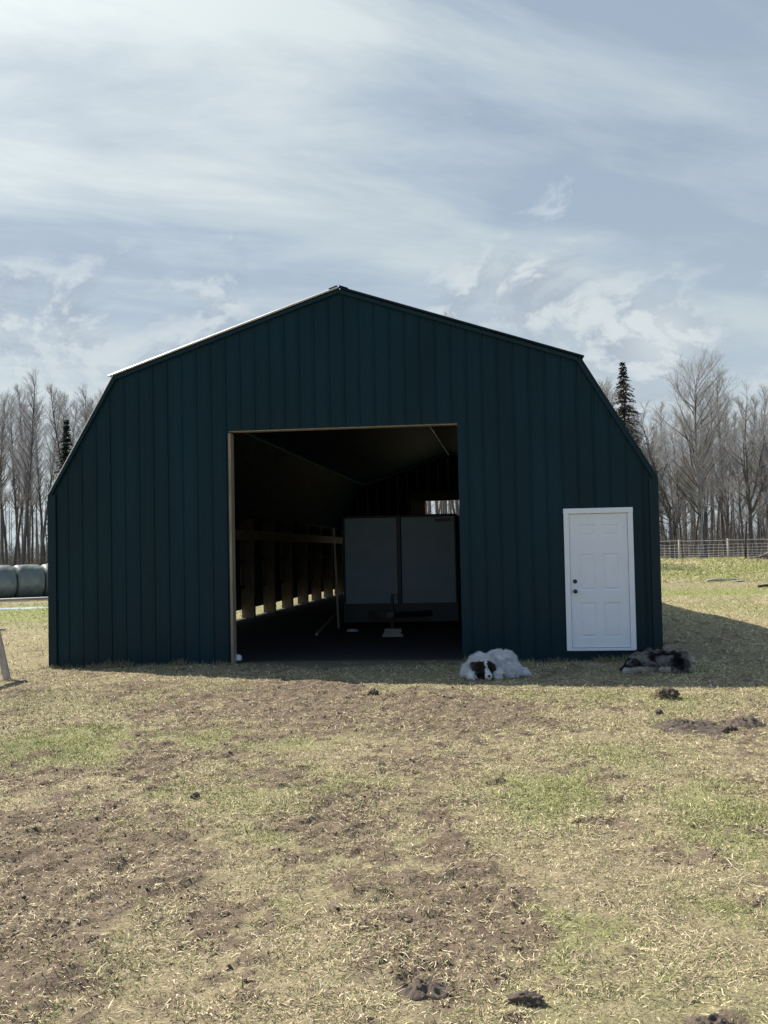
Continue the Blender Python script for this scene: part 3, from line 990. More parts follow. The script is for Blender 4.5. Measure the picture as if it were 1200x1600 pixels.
# ------------------------------------------------------------------ clods and near ground pieces
clods = [((0.89, -3.62), (0.06, 0.05, 0.065), 'dark lone clod on the bare soil in front of the open doorway'),
         ((2.12, -11.60), (0.085, 0.045, 0.03), 'large dark clod at bottom centre of the photo'),
         ((2.50, -11.70), (0.06, 0.035, 0.026), 'dark clod right of the largest one at the bottom'),
         ((3.10, -11.83), (0.075, 0.04, 0.035), 'dark clod at the bottom right corner of the photo'),
         ((4.55, -5.60), (0.13, 0.12, 0.09), 'lumpy dark dung heap at the right edge below the shadow'),
         ((4.33, -6.0), (0.07, 0.07, 0.05), 'small brown clod left of the lumpy heap at right edge'),
         ((3.87, -5.0), (0.035, 0.035, 0.03), 'tiny dark clod on pale grass below the grey dog'),
         ((0.33, -8.60), (0.03, 0.03, 0.03), 'small black clod on dry grass left of centre')]
def mound(name, x, y, rx, ry, h, seed, material):
    """low crumbly heap: a lumpy height field with a ragged rim"""
    n, m = 72, 26
    V, F = [(x, y, 0)], []
    for i in range(1, m + 1):
        for k in range(n):
            a = 2 * math.pi * k / n
            rr = i / m * (1 + 0.35 * (float(vnoise(math.cos(a) * 2.2 + seed, math.sin(a) * 2.2, 3)) - 0.5))
            V.append((x + rx * rr * math.cos(a), y + ry * rr * math.sin(a), i / m))
    V = np.array(V)
    t = V[:, 2].copy()
    lum = fbm(V[:, 0] * 9 + seed, V[:, 1] * 9, 5, 4, 0.6)
    rid = 1 - np.abs(2 * fbm(V[:, 0] * 22, V[:, 1] * 22 + seed, 8, 3, 0.6) - 1)
    hh = h * np.clip(1 - t ** 2.2, 0, 1) * (0.25 + 1.3 * lum) + (rid - 0.6) * 0.05 * (1 - t ** 3)
    V[:, 2] = ground_z(V[:, 0], V[:, 1]) + hh - 0.02 * (t > 0.97)
    for k in range(n):
        F.append((0, 1 + k, 1 + (k + 1) % n))
    for i in range(m - 1):
        for k in range(n):
            k2 = (k + 1) % n
            F.append((1 + i * n + k, 1 + (i + 1) * n + k, 1 + (i + 1) * n + k2, 1 + i * n + k2))
    V -= np.array([x, y, 0])
    o = np_mesh(name, V, F, material, None, True)
    o.location = (x, y, 0)
    return o


for i, (p, s, lb) in enumerate(clods):
    if s[0] > 0.07:
        o = mound('dirt_clod', p[0], p[1], s[0] * 1.3, s[1] * 1.9, s[2] * 0.45, i * 2.7 + 1, M_SOIL)
    else:
        o = lump('dirt_clod', (p[0], p[1], float(ground_z(*p)) + 0.005), s, M_SOIL, i * 2.7 + 1, 4, 0.55, 2.6)
    tag(o, lb, 'clod', 'dark clods on the field')


o = mound('dirt_mound', 4.05, -5.75, 0.36, 0.36, 0.022, 2.0, M_SOIL)
tag(o, 'long low mound of dark crumbly dung near the right edge', 'mound')


def soil_clods():
    rg = np.random.RandomState(3)
    N = 60000
    x = rg.uniform(-3.4, 5.4, N)
    y = rg.uniform(-12.3, -2.6, N)
    inview = np.abs(x - (2.48 - 0.12 * (y + 15.57))) < 0.42 * (y + 15.57) + 0.5
    d, g, i = masks(x, y)
    keep = inview & (rg.rand(N) < 0.30 * sstep(d, 0.25, 0.95))
    x, y, d = x[keep], y[keep], d[keep]
    z = ground_z(x, y)
    bm = bmesh.new()
    bmesh.ops.create_icosphere(bm, subdivisions=1, radius=1)
    bv = np.array([v.co[:] for v in bm.verts])
    bf = np.array([[v.index for v in f.verts] for f in bm.faces])
    bm.free()
    n = len(x)
    sz = np.exp(rg.normal(-5.2, 0.45, n))
    sz = np.clip(sz, 0.0025, 0.014)
    V = bv[None] * (1 + rg.uniform(-0.5, 0.5, (n, len(bv), 1)))
    V = V * (sz[:, None] * rg.uniform(0.6, 1.3, (n, 3)))[:, None, :]
    V[:, :, 2] *= 0.55
    V += np.stack([x, y, z + sz * 0.1], 1)[:, None, :]
    F = bf[None] + (np.arange(n) * len(bv))[:, None, None]
    cl = np.array([0.085, 0.065, 0.049]) + np.array([0.21, 0.165, 0.12]) * (rg.rand(n, 1) ** 1.6)
    o = np_mesh('soil_clods', V.reshape(-1, 3), F.reshape(-1, 3), M_CLOD, cols=np.repeat(cl, len(bv), 0))
    tag(o, 'crumbled dark soil strewn over the bare patches', 'soil', kind='stuff')


soil_clods()


def blades(rg, x, y, L, wd, up, curl=0.35):
    """bent two-segment blades; returns vertices and quads"""
    n = len(x)
    z = ground_z(x, y)
    an = rg.uniform(0, 2 * math.pi, n)
    dx, dy = np.cos(an), np.sin(an)
    sx, sy = -dy, dx
    w = wd / 2
    el = up
    h1 = L * 0.5
    p0 = np.stack([x, y, z - 0.004], 1)
    p1 = p0 + np.stack([dx * np.cos(el), dy * np.cos(el), np.sin(el)], 1) * h1[:, None]
    e2 = el - rg.uniform(0.0, 2 * curl, n)
    b = an + rg.uniform(-0.6, 0.6, n)
    p2 = p1 + np.stack([np.cos(b) * np.cos(e2), np.sin(b) * np.cos(e2), np.sin(e2)], 1) * h1[:, None]
    s = np.stack([sx, sy, np.zeros(n)], 1)
    tilt = rg.uniform(-0.6, 0.6, n)
    s[:, 2] = tilt
    s /= np.linalg.norm(s, axis=1)[:, None]
    V = np.stack([p0 - s * w[:, None], p0 + s * w[:, None], p1 - s * w[:, None] * 0.9, p1 + s * w[:, None] * 0.9, p2 - s * w[:, None] * 0.25, p2 + s * w[:, None] * 0.25], 1)
    q = np.array([[0, 1, 3, 2], [2, 3, 5, 4]])
    F = q[None] + (np.arange(n) * 6)[:, None, None]
    return V.reshape(-1, 3), F.reshape(-1, 4)


def grass():
    rg = np.random.RandomState(12)

    def region(N, y0, y1, half=0.40, pad=0.5, right=None):
        y = y0 + (y1 - y0) * rg.rand(N)
        dd = y + 15.57
        x = (2.484 - 0.12 * dd) + rg.uniform(-1, 1, N) * (half * dd + pad)
        return x, y
    parts = []
    specs = [(300000, -12.6, -9.5, 0.85), (330000, -9.5, -6.0, 1.0), (260000, -6.0, -2.6, 1.25), (90000, -2.6, 0.0, 1.45)]
    for N, y0, y1, sc in specs:
        x, y = region(N, y0, y1)
        d, g, ins = masks(x, y)
        gg = g + 0.30 * sstep(fbm(x * 0.9, y * 0.9, 91, 4), 0.5, 0.68)
        dens = (1 - np.where(y > -7, 0.82, 0.68) * sstep(d, 0.12, np.where(y > -7, 0.8, 1.0))) * (1 - 0.97 * np.clip(ins * 1.6, 0, 1))
        dens *= 0.30 + 0.85 * sstep(fbm(x * 4, y * 4, 55, 4, 0.6), 0.34, 0.6)
        k = rg.rand(N) < dens
        x, y, g, d = x[k], y[k], gg[k], d[k]
        n = len(x)
        isg = rg.rand(n) < np.clip(g * 0.62 + 0.14, 0, 0.78)
        L = rg.uniform(0.014, 0.050, n) * sc * np.where(isg, 0.85, 1.0)
        long_ = rg.rand(n) < 0.02
        L = np.where(long_, L * 2.2, L)
        wd = rg.uniform(0.0026, 0.0056, n) * sc
        up = np.where(isg, rg.uniform(0.25, 1.15, n), np.abs(rg.normal(0.12, 0.30, n)))
        V, F = blades(rg, x, y, L, wd, up)
        t = rg.rand(n, 1)
        straw = np.array([0.27, 0.205, 0.12]) * (1 - t) + np.array([1.0, 0.86, 0.56]) * t
        br = rg.rand(n, 1) < 0.27
        straw = np.where(br, np.array([0.15, 0.115, 0.075]), straw)
        t2 = rg.rand(n, 1)
        gr = np.array([0.16, 0.185, 0.06]) * (1 - t2) + np.array([0.50, 0.51, 0.21]) * t2
        c = np.where(isg[:, None], gr, straw)
        parts.append((V, F, np.repeat(c, 6, 0)))
    # short broken straw trodden into the bare soil
    x, y = region(240000, -12.6, -2.7)
    d, g, ins = masks(x, y)
    k = rg.rand(len(x)) < 0.75 * sstep(d, 0.3, 0.8)
    x, y = x[k], y[k]
    n = len(x)
    V, F = blades(rg, x, y, rg.uniform(0.008, 0.028, n) * (1 + 0.04 * (y + 12)), rg.uniform(0.002, 0.0042, n) * (1 + 0.05 * (y + 12)), np.abs(rg.normal(0.08, 0.25, n)))
    t = rg.rand(n, 1) ** 1.4
    c = np.array([0.20, 0.15, 0.10]) * (1 - t) + np.array([0.82, 0.69, 0.47]) * t
    parts.append((V, F, np.repeat(c, 6, 0)))
    # coarser tufts further off, left, right and behind
    for (xa, xb, ya, yb, N) in ((-26, -4.7, -3, 27, 52000), (4.7, 17, -1.5, 36, 62000), (5.5, 24, 34, 53, 42000)):
        x = rg.uniform(xa, xb, N)
        y = rg.uniform(ya, yb, N)
        d, g, ins = masks(x, y)
        k = rg.rand(N) < (1 - 0.7 * sstep(d, 0.3, 0.8))
        x, y, g = x[k], y[k], g[k]
        n = len(x)
        isg = rg.rand(n) < np.clip(g * 0.8 + 0.15 + 0.4 * sstep(fbm(x * 0.35, y * 0.35, 33, 3), 0.48, 0.66), 0, 0.9)
        L = rg.uniform(0.06, 0.15, n) * (1.6 if ya > 30 else 1)
        wd = rg.uniform(0.007, 0.014, n) * (2.0 if ya > 30 else 1)
        up = np.where(isg, rg.uniform(0.2, 1.0, n), np.abs(rg.normal(0.2, 0.35, n)))
        V, F = blades(rg, x, y, L, wd, up)
        t = rg.rand(n, 1)
        straw = np.array([0.44, 0.365, 0.20]) * (1 - t) + np.array([0.95, 0.85, 0.52]) * t
        gr = np.array([0.18, 0.23, 0.06]) * (1 - t) + np.array([0.52, 0.55, 0.20]) * t
        c = np.where(isg[:, None], gr, straw)
        parts.append((V, F, np.repeat(c, 6, 0)))
    # tufts along the foot of the front wall
    N = 5200
    x = np.concatenate([rg.uniform(-4.7, OX0, N // 2), rg.uniform(OX1, 4.7, N // 2)])
    cl = sstep(fbm(x * 2.4, x * 0 + 3, 77, 3), 0.4, 0.75)
    y = -0.05 - np.abs(rg.normal(0, 0.10, N))
    k = rg.rand(N) < 0.25 + 0.75 * cl
    x, y, cl = x[k], y[k], cl[k]
    n = len(x)
    V, F = blades(rg, x, y, rg.uniform(0.05, 0.10, n) + 0.10 * cl * rg.rand(n), rg.uniform(0.003, 0.006, n), rg.uniform(0.3, 1.4, n))
    t = rg.rand(n, 1)
    c = np.array([0.16, 0.165, 0.07]) * (1 - t) + np.array([0.44, 0.37, 0.22]) * t
    parts.append((V, F, np.repeat(c, 6, 0)))
    base = 0
    Vs, Fs, Cs = [], [], []
    for V, F, c in parts:
        Vs.append(V)
        Fs.append(F + base)
        Cs.append(c)
        base += len(V)
    o = np_mesh('grass', np.concatenate(Vs), np.concatenate(Fs), M_GRASS, cols=np.concatenate(Cs))
    tag(o, 'matted dry straw-coloured grass with green patches', 'grass', kind='stuff')
    # one clump of turf kicked up in front of the grey dog
    tf = empty('turf_clump', (4.08, -3.91, float(ground_z(4.08, -3.91))))
    tag(tf, 'upturned clump of straw and dark roots on the sunlit grass before the grey dog', 'turf clump')
    lp = lump('root_ball', (0.03, -0.01, 0.03), (0.10, 0.08, 0.075), M_SOIL, 21, 4, 0.6, 3)
    lp.parent = tf
    n = 1500
    x = rg.normal(-0.01, 0.055, n)
    y = rg.normal(0.02, 0.05, n)
    V, F = blades(rg, x + 4.08, y - 3.91, rg.uniform(0.04, 0.09, n), rg.uniform(0.003, 0.005, n), rg.uniform(0.2, 1.2, n))
    V = V - np.array([4.08, -3.91, tf.location.z]) + np.array([0, 0, 0.085])
    rr = np.hypot(V[:, 0] + 0.01, V[:, 1] - 0.02)
    V[:, 2] -= np.clip(rr * 0.75, 0, 0.09)
    c = np.repeat(np.array([0.36, 0.31, 0.17]) * rg.uniform(0.6, 1.3, (n, 1)), 6, 0)
    np_mesh('straw', V, F, M_GRASS, tf, cols=c)


grass()


# ------------------------------------------------------------------ trees
def perp(d, rs):
    v = Vector((rs.gauss(0, 1), rs.gauss(0, 1), rs.gauss(0, 1)))
    v = v - d * v.dot(d)
    return v.normalized()


def gen_bare(seed, H, r0, start=0.38, nb=28, blen=0.20, ang=(0.55, 0.95), n2=7, n3=4, lean=0.02, fork=False, twig=0.0065, top=0.7):
    rs = random.Random(seed)
    tk, cr_ = MB(), MB()

    def path(p, d, L, k, wig, lift):
        pts = [p.copy()]
        for i in range(k):
            d = (d + perp(d, rs) * wig + Vector((0, 0, lift))).normalized()
            p = p + d * (L / k)
            pts.append(p.copy())
        return pts, d
    stems = []
    d0 = Vector((rs.gauss(0, lean), rs.gauss(0, lean), 1)).normalized()
    if fork:
        pts, d = path(Vector((0, 0, -0.2)), d0, H * 0.34, 5, 0.05, 0.02)
        tk.tube(pts, [r0 * (1.25 if i == 0 else 1 - 0.05 * i) for i in range(6)], 9)
        for f in range(rs.choice((3, 4))):
            a = rs.uniform(0, 6.28)
            dd = Vector((math.cos(a) * 0.42, math.sin(a) * 0.42, 1)).normalized()
            q, _ = path(pts[-1 - (f % 2)], dd, H * rs.uniform(0.5, 0.64), 9, 0.10, 0.05)
            rr = [r0 * 0.62 * (1 - i / 9) ** 0.8 + 0.012 for i in range(10)]
            tk.tube(q, rr, 7)
            stems.append((q, rr, 0.12, nb // 2))
        stems.append((pts, [r0] * 6, 0.6, 6))
    else:
        pts, d = path(Vector((0, 0, -0.2)), d0, H, 14, 0.035, 0.02)
        rr = [r0 * (1.3 if i == 0 else (1 - i / 14) ** 0.8) + 0.012 for i in range(15)]
        tk.tube(pts, rr, 9)
        stems.append((pts, rr, start, nb))
    for pts, rr, st, cnt in stems:
        k = len(pts) - 1
        for b_ in range(cnt):
            t = st + (1 - st) * (b_ + rs.random()) / cnt * 0.985
            i = min(int(t * k), k - 1)
            fpos = pts[i].lerp(pts[i + 1], t * k - i)
            td = (pts[i + 1] - pts[i]).normalized()
            a = rs.uniform(*ang)
            dd = (td * math.cos(a) + perp(td, rs) * math.sin(a)).normalized()
            L = H * blen * (0.35 + 0.9 * (1 - t) ** top) * rs.uniform(0.6, 1.2)
            if t < st + 0.1:
                L *= rs.uniform(0.4, 0.9)
            q, _ = path(fpos, dd, L, 6, 0.16, 0.09)
            br = min(rr[i] * 0.5, 0.012 + L * 0.016)
            tk.tube(q, [br * (1 - j / 6.6) + 0.005 for j in range(7)], 5, False)
            for s in range(n2):
                u = (s + rs.random()) / n2 * 0.85 + 0.15
                j = min(int(u * 6), 5)
                sp = q[j].lerp(q[j + 1], u * 6 - j)
                sdir = (q[j + 1] - q[j]).normalized()
                a = rs.uniform(0.4, 0.9)
                dd2 = (sdir * math.cos(a) + perp(sdir, rs) * math.sin(a) + Vector((0, 0, 0.15))).normalized()
                L2 = L * rs.uniform(0.25, 0.5) * (1.15 - 0.6 * u) + 0.15
                q2, _ = path(sp, dd2, L2, 4, 0.2, 0.08)
                cr_.tube(q2, [twig * 1.3, twig * 1.2, twig, twig * 0.8, twig * 0.5], 3, False)
                for w in range(n3):
                    u2 = (w + rs.random()) / n3 * 0.9 + 0.1
                    jj = min(int(u2 * 4), 3)
                    tp = q2[jj].lerp(q2[jj + 1], u2 * 4 - jj)
                    tdir = (q2[jj + 1] - q2[jj]).normalized()
                    a = rs.uniform(0.4, 1.0)
                    d3 = (tdir * math.cos(a) + perp(tdir, rs) * math.sin(a) + Vector((0, 0, 0.2))).normalized()
                    q3, _ = path(tp, d3, L2 * rs.uniform(0.35, 0.75), 2, 0.2, 0.08)
                    cr_.tube(q3, [twig * 0.9, twig * 0.7, twig * 0.4], 3, False)
    return tk, cr_


def spruce(name, loc, H, Rb, seed, label, needle, sparse=1.0, low=0.1, tip=None):
    rs = random.Random(seed)
    e = empty(name, loc)
    tag(e, label, 'tree')
    MB().tube([(0, 0, -0.2), (0.05, 0, H * 0.5), (0, 0, H)], [0.16, 0.1, 0.015], 9).build('trunk', M_BARK, e, True)
    V, F = [], []
    z = H * low
    while z < H * 0.995:
        t = z / H
        rad = Rb * (1 - t) ** 0.95 + 0.05
        nbr = max(4, int(9 * (1 - t * 0.4)))
        a0 = rs.random() * 6.28
        for b_ in range(nbr):
            if rs.random() > sparse:
                continue
            an = a0 + 6.283 * b_ / nbr + rs.uniform(-0.25, 0.25)
            L = rad * rs.uniform(0.45, 1.25)
            zj = rs.uniform(-0.12, 0.12)
            ca, sa = math.cos(an), math.sin(an)
            droop = rs.uniform(0.15, 0.45)
            cnt = int(6 + 26 * L)
            for q in range(cnt):
                u = (q + rs.random()) / cnt
                p = Vector((ca * L * u, sa * L * u, z + zj + 0.25 * L * u * (1 - u) - droop * L * u * u + 0.12 * L * max(0, u - 0.7)))
                side = rs.choice((-1, 1)) * rs.uniform(0.2, 1.0)
                d = Vector((ca * 0.7 - sa * side, sa * 0.7 + ca * side, rs.uniform(-0.5, 0.25))).normalized()
                ln = rs.uniform(0.12, 0.30) * (1.1 - 0.4 * u)
                s = d.cross(Vector((rs.gauss(0, 0.4), rs.gauss(0, 0.4), 1))).normalized() * rs.uniform(0.025, 0.06)
                i0 = len(V)
                V += [p - s * 0.6, p + s * 0.6, p + d * ln * 0.6 + s, p + d * ln, p + d * ln * 0.6 - s]
                F.append((i0, i0 + 1, i0 + 2, i0 + 3, i0 + 4))
        z += rs.uniform(0.08, 0.15) * (1.2 - 0.5 * t)
    V, F = np.array([v[:] for v in V]), np.array(F)
    if tip is None:
        np_mesh('crown', V, F, needle, e)
    else:
        hi = V[F[:, 0], 2] > H * 0.89
        np_mesh('crown', V, F[~hi], needle, e)
        np_mesh('crown_tip', V, F[hi], tip, e)
    return e


def trees():
    protos = []
    for i, (H, r0, st, bl, an, pale) in enumerate([(14.6, 0.115, 0.40, 0.15, (0.45, 0.85), 0), (13.4, 0.095, 0.34, 0.17, (0.5, 0.9), 1), (15.2, 0.135, 0.38, 0.16, (0.45, 0.8), 0),
                                                   (12.2, 0.085, 0.24, 0.21, (0.5, 1.0), 0), (13.9, 0.10, 0.44, 0.15, (0.5, 0.85), 0), (10.8, 0.07, 0.18, 0.24, (0.55, 1.05), 0),
                                                   (14.9, 0.10, 0.36, 0.14, (0.4, 0.75), 0)]):
        tk, cw = gen_bare(100 + i, H, r0, st, 44, bl, an, 9, 6, twig=0.0062, top=0.4 if i in (3, 5) else 0.65, lean=0.05)
        e = empty('bare_tree', (0, 0, -60))
        tk.build('trunk', M_BARK_P if pale else M_BARK, e, True)
        cw.build('crown', M_TWIG, e)
        protos.append([e, H, False])
    tk, cw = gen_bare(777, 14.2, 0.15, start=0.22, nb=66, blen=0.26, ang=(0.6, 1.1), n2=11, n3=7, twig=0.0065, top=0.32)
    big = empty('bare_tree', (0, 0, -60))
    tk.build('trunk', M_BARK, big, True)
    cw.build('crown', M_TWIG_T, big)
    tk, cw = gen_bare(888, 11.6, 0.11, nb=30, blen=0.22, ang=(0.6, 1.1), n2=9, n3=6, fork=True)
    fk = empty('bare_tree', (0, 0, -60))
    tk.build('trunk', M_BARK, fk, True)
    cw.build('crown', M_TWIG, fk)
    protos.append([big, 14.2, False])
    protos.append([fk, 11.6, False])

    rs_t = random.Random(9)

    def place(pi, x, y, rz, sc, label, group=None):
        pr = protos[pi]
        src = pr[0]
        if not pr[2]:
            r = src
            pr[2] = True
        else:
            r = src.copy()
            COL.objects.link(r)
            for ch in src.children:
                c = ch.copy()
                COL.objects.link(c)
                c.parent = r
        r.location = (x, y, float(terrain(x, y)))
        r.rotation_euler = (rs_t.gauss(0, 0.035), rs_t.gauss(0, 0.045), rz)
        r.scale = (sc, sc, sc)
        for k in ('group',):
            if k in r:
                del r[k]
        tag(r, label, 'tree', group)
        return r
    rs = random.Random(42)
    # the ones with a look of their own
    place(7, 15.9, 60.5, 0.4, 0.93, 'broad bare tree with the tallest rounded tan crown right of the barn')
    place(8, 13.4, 58.2, 2.2, 0.93, 'crooked forking bare tree just right of the barn corner behind the fence')
    place(1, 15.0, 56.6, 1.2, 0.62, 'slim pale-trunked aspen in front of the broad crowned tree')
    place(8, 18.9, 59.0, 4.0, 0.98, 'forking dark bare tree behind the dark rusty post')
    place(2, -32.4, 56.5, 0.0, 0.98, 'tall thick-trunked bare aspen near the middle of the left stand')
    place(2, -36.3, 57.5, 2.0, 0.96, 'thick dark bare trunk at the far left edge of the photo')
    spruce('spruce_tree', (-28.7, 56.0, float(terrain(-28.7, 56))), 11.4, 2.1, 5, 'dark narrow spruce against the left slope of the barn roof', M_NEEDLE, 0.92, 0.06)
    spruce('spruce_tree', (10.6, 60.0, float(terrain(10.6, 60))), 13.9, 3.5, 9, 'thin brownish spruce with a dark tip right of the barn roof', M_NEEDLE_B, 0.75, 0.08, M_NEEDLE)
    # left stand
    gl, lbl = 'bare aspens in the left stand', 'slender bare aspen in the crowded stand behind the green bales'
    for k in range(44):
        x = -43.0 + 20.5 * (k + rs.random()) / 44
        y = rs.uniform(57, 80)
        x = 2.48 + (x - 2.48) * (y + 15.57) / 75.6
        pi = rs.choice((0, 1, 2, 4, 6, 0, 2, 6))
        place(pi, x, y, rs.random() * 6.28, rs.uniform(0.82, 0.98) * (y + 15.6) / 76, lbl, gl)
    gm, lbm = 'bare trees seen through the barn', 'bare trunk seen through the rear doorway of the barn'
    for k in range(16):
        x = -4.6 + 4.6 * (k + rs.random()) / 16
        y = rs.uniform(46, 66)
        x = 2.48 + (x - 2.48) * (y + 15.57) / 75.6
        place(rs.choice((0, 2, 4, 2)), x, y, rs.random() * 6.28, rs.uniform(0.8, 1.0), lbm, gm)
    gr_, lbr = 'bare trees in the right stand', 'slender bare tree in the loose stand behind the wire fence'
    for k in range(50):
        x = 7.6 + 16.5 * (k + rs.random()) / 50
        y = rs.uniform(56.5, 82)
        x = 2.48 + (x - 2.48) * (y + 15.57) / 75.6
        h = rs.uniform(0.60, 0.84)
        place(rs.choice((0, 3, 3, 4, 5, 5, 6, 2, 8)), x, y, rs.random() * 6.28, h * (y + 15.6) / 76, lbr, gr_)
    for pr in protos:
        if not pr[2]:
            for c in list(pr[0].children):
                bpy.data.objects.remove(c)
            bpy.data.objects.remove(pr[0])
    # far wood behind: one mass nobody could count
    mb = MB()
    for k in range(420):
        y = rs.uniform(82, 135)
        az = rs.uniform(-0.62, 0.36)
        x = 2.48 + math.tan(az) * (y + 15.57)
        z = float(terrain(x, y))
        H = rs.uniform(9, 14.5)
        r = rs.uniform(0.07, 0.15)
        p = [Vector((x, y, z - 0.2)), Vector((x + rs.gauss(0, .15), y, z + H * .5)), Vector((x + rs.gauss(0, .3), y, z + H))]
        mb.tube(p, [r, r * 0.7, 0.015], 4, False)
        for b_ in range(16):
            t = rs.uniform(0.3, 0.97)
            q = p[0].lerp(p[1], t * 2) if t < 0.5 else p[1].lerp(p[2], t * 2 - 1)
            a = rs.uniform(0, 6.28)
            L = rs.uniform(0.8, 2.4) * (1.2 - t * 0.8)
            e = q + Vector((math.cos(a) * L * 0.7, math.sin(a) * L * 0.7, L * 0.75))
            mb.tube([q, q.lerp(e, 0.5) + Vector((0, 0, -0.05 * L)), e], [0.022, 0.016, 0.006], 3, False)
            for w in range(4):
                m_ = q.lerp(e, rs.uniform(0.3, 1))
                e2 = m_ + Vector((rs.gauss(0, .35), rs.gauss(0, .35), rs.uniform(0.1, 0.7)))
                mb.tube([m_, e2], [0.011, 0.005], 3, False)
    for k in range(11000):       # undergrowth stems
        y = rs.uniform(60, 115)
        az = rs.uniform(-0.62, 0.36)
        x = 2.48 + math.tan(az) * (y + 15.57)
        z = float(terrain(x, y))
        L = rs.uniform(0.8, 3.4)
        p = Vector((x, y, z - 0.05))
        e = p + Vector((rs.gauss(0, .25 * L), rs.gauss(0, .2 * L), L))
        mb.tube([p, p.lerp(e, .5) + Vector((rs.gauss(0, .1), 0, .05)), e], [0.022, 0.015, 0.006], 3, False)
        for w in range(2):
            m_ = p.lerp(e, rs.uniform(0.4, 0.9))
            mb.tube([m_, m_ + Vector((rs.gauss(0, .35), rs.gauss(0, .3), rs.uniform(0.2, 0.8)))], [0.011, 0.005], 3, False)
    o = mb.build('woods', M_BRUSH, None)
    tag(o, 'hazy mass of bare brush and far trunks behind the tree line', 'woods', kind='stuff')


trees()


# ------------------------------------------------------------------ dogs
def ellips(bm, c, r, rot=(0, 0, 0)):
    from mathutils import Euler
    m = Matrix.Translation(c) @ Euler(rot).to_matrix().to_4x4() @ Matrix.Diagonal((*r, 1))
    bmesh.ops.create_icosphere(bm, subdivisions=3, radius=1, matrix=m)


def limb(bm, pts, rads):
    for i in range(len(pts) - 1):
        a, b = Vector(pts[i]), Vector(pts[i + 1])
        n = max(2, int((b - a).length / (0.5 * min(rads[i], rads[i + 1]))))
        for k in range(n + 1):
            t = k / n
            r = rads[i] * (1 - t) + rads[i + 1] * t
            bmesh.ops.create_icosphere(bm, subdivisions=2, radius=r, matrix=Matrix.Translation(a.lerp(b, t)))


def dog_body(bm, colour, parent, fur_n, fur_len, seed, flow, voxel=0.011):
    """melt the forms into one skin, colour it, then grow a coat on it"""
    me = bpy.data.meshes.new('tmp')
    bm.to_mesh(me)
    bm.free()
    tmp = bpy.data.objects.new('tmp', me)
    COL.objects.link(tmp)
    md = tmp.modifiers.new('r', 'REMESH')
    md.mode = 'VOXEL'
    md.voxel_size = voxel
    sm = tmp.modifiers.new('s', 'SMOOTH')
    sm.factor = 0.6
    sm.iterations = 5
    dg = bpy.context.evaluated_depsgraph_get()
    ev = tmp.evaluated_get(dg)
    m2 = bpy.data.meshes.new_from_object(ev)
    bpy.data.objects.remove(tmp)
    nv = len(m2.vertices)
    co = np.zeros(nv * 3, np.float32)
    m2.vertices.foreach_get('co', co)
    co = co.reshape(-1, 3)
    no = np.zeros(nv * 3, np.float32)
    m2.vertices.foreach_get('normal', no)
    no = no.reshape(-1, 3)
    polys = [tuple(p.vertices) for p in m2.polygons]
    bpy.data.meshes.remove(m2)
    rg = np.random.RandomState(seed)
    co2 = co + no * ((fbm(co[:, 0] * 14 + co[:, 2] * 9, co[:, 1] * 14, 5, 3)[:, None] - 0.5) * 0.02)
    body = np_mesh('body', co2, polys, M_FUR, parent, True, cols=colour(co2) * 0.9)
    # coat
    idx = rg.randint(0, nv, fur_n)
    p = co2[idx] + rg.normal(0, 0.005, (fur_n, 3))
    n = no[idx]
    fl = flow(p)
    jit = rg.normal(0, 0.35, (fur_n, 3))
    clump = np.stack([fbm(p[:, 0] * 22, p[:, 1] * 22 + p[:, 2] * 15, s_, 2) - 0.5 for s_ in (3, 13, 29)], 1) * 2.6
    d = n * 0.55 + fl * 0.8 + jit * 0.45 + clump
    d -= n * np.minimum(0, (d * n).sum(1))[:, None]
    d /= np.linalg.norm(d, axis=1)[:, None] + 1e-6
    L = fur_len(p) * rg.uniform(0.6, 1.3, fur_n)
    s = np.cross(d, rg.normal(0, 1, (fur_n, 3)))
    s /= np.linalg.norm(s, axis=1)[:, None] + 1e-6
    w = 0.0022
    mid = p + d * (L * 0.55)[:, None]
    tip = p + (d + np.array([0, 0, -0.35])) * L[:, None]
    tip[:, 2] = np.maximum(tip[:, 2], 0.004)
    V = np.stack([p - s * w, p + s * w, mid - s * w * 0.8, mid + s * w * 0.8, tip - s * w * 0.2, tip + s * w * 0.2], 1).reshape(-1, 3)
    q = np.array([[0, 1, 3, 2], [2, 3, 5, 4]])
    F = (q[None] + (np.arange(fur_n) * 6)[:, None, None]).reshape(-1, 4)
    c = colour(p) * rg.uniform(0.75, 1.2, (fur_n, 1))
    np_mesh('fur', V, F, M_FUR, parent, cols=np.repeat(np.clip(c, 0, 0.9), 6, 0))
    return body


def ear(parent, pts, ths, col, name='ear'):
    """a hanging leaf-shaped flap with thickness"""
    V, F = [], []
    n = 10
    ref = Vector((0.1, -1, 0.1))
    for i, p in enumerate(pts):
        p = Vector(p)
        d = (Vector(pts[min(i + 1, len(pts) - 1)]) - Vector(pts[max(0, i - 1)])).normalized()
        s = d.cross(ref).normalized()
        u = s.cross(d)
        w, t = ths[i]
        for k in range(n):
            a = 2 * math.pi * k / n
            V.append(p + s * (math.cos(a) * w) + u * (math.sin(a) * t))
    for i in range(len(pts) - 1):
        for k in range(n):
            F.append((i * n + k, i * n + (k + 1) % n, (i + 1) * n + (k + 1) % n, (i + 1) * n + k))
    F.append(tuple(range(n))[::-1])
    F.append(tuple((len(pts) - 1) * n + k for k in range(n)))
    cols = np.tile(np.array(col), (len(V), 1))
    np_mesh(name, V, F, M_FUR, parent, True, cols=cols)


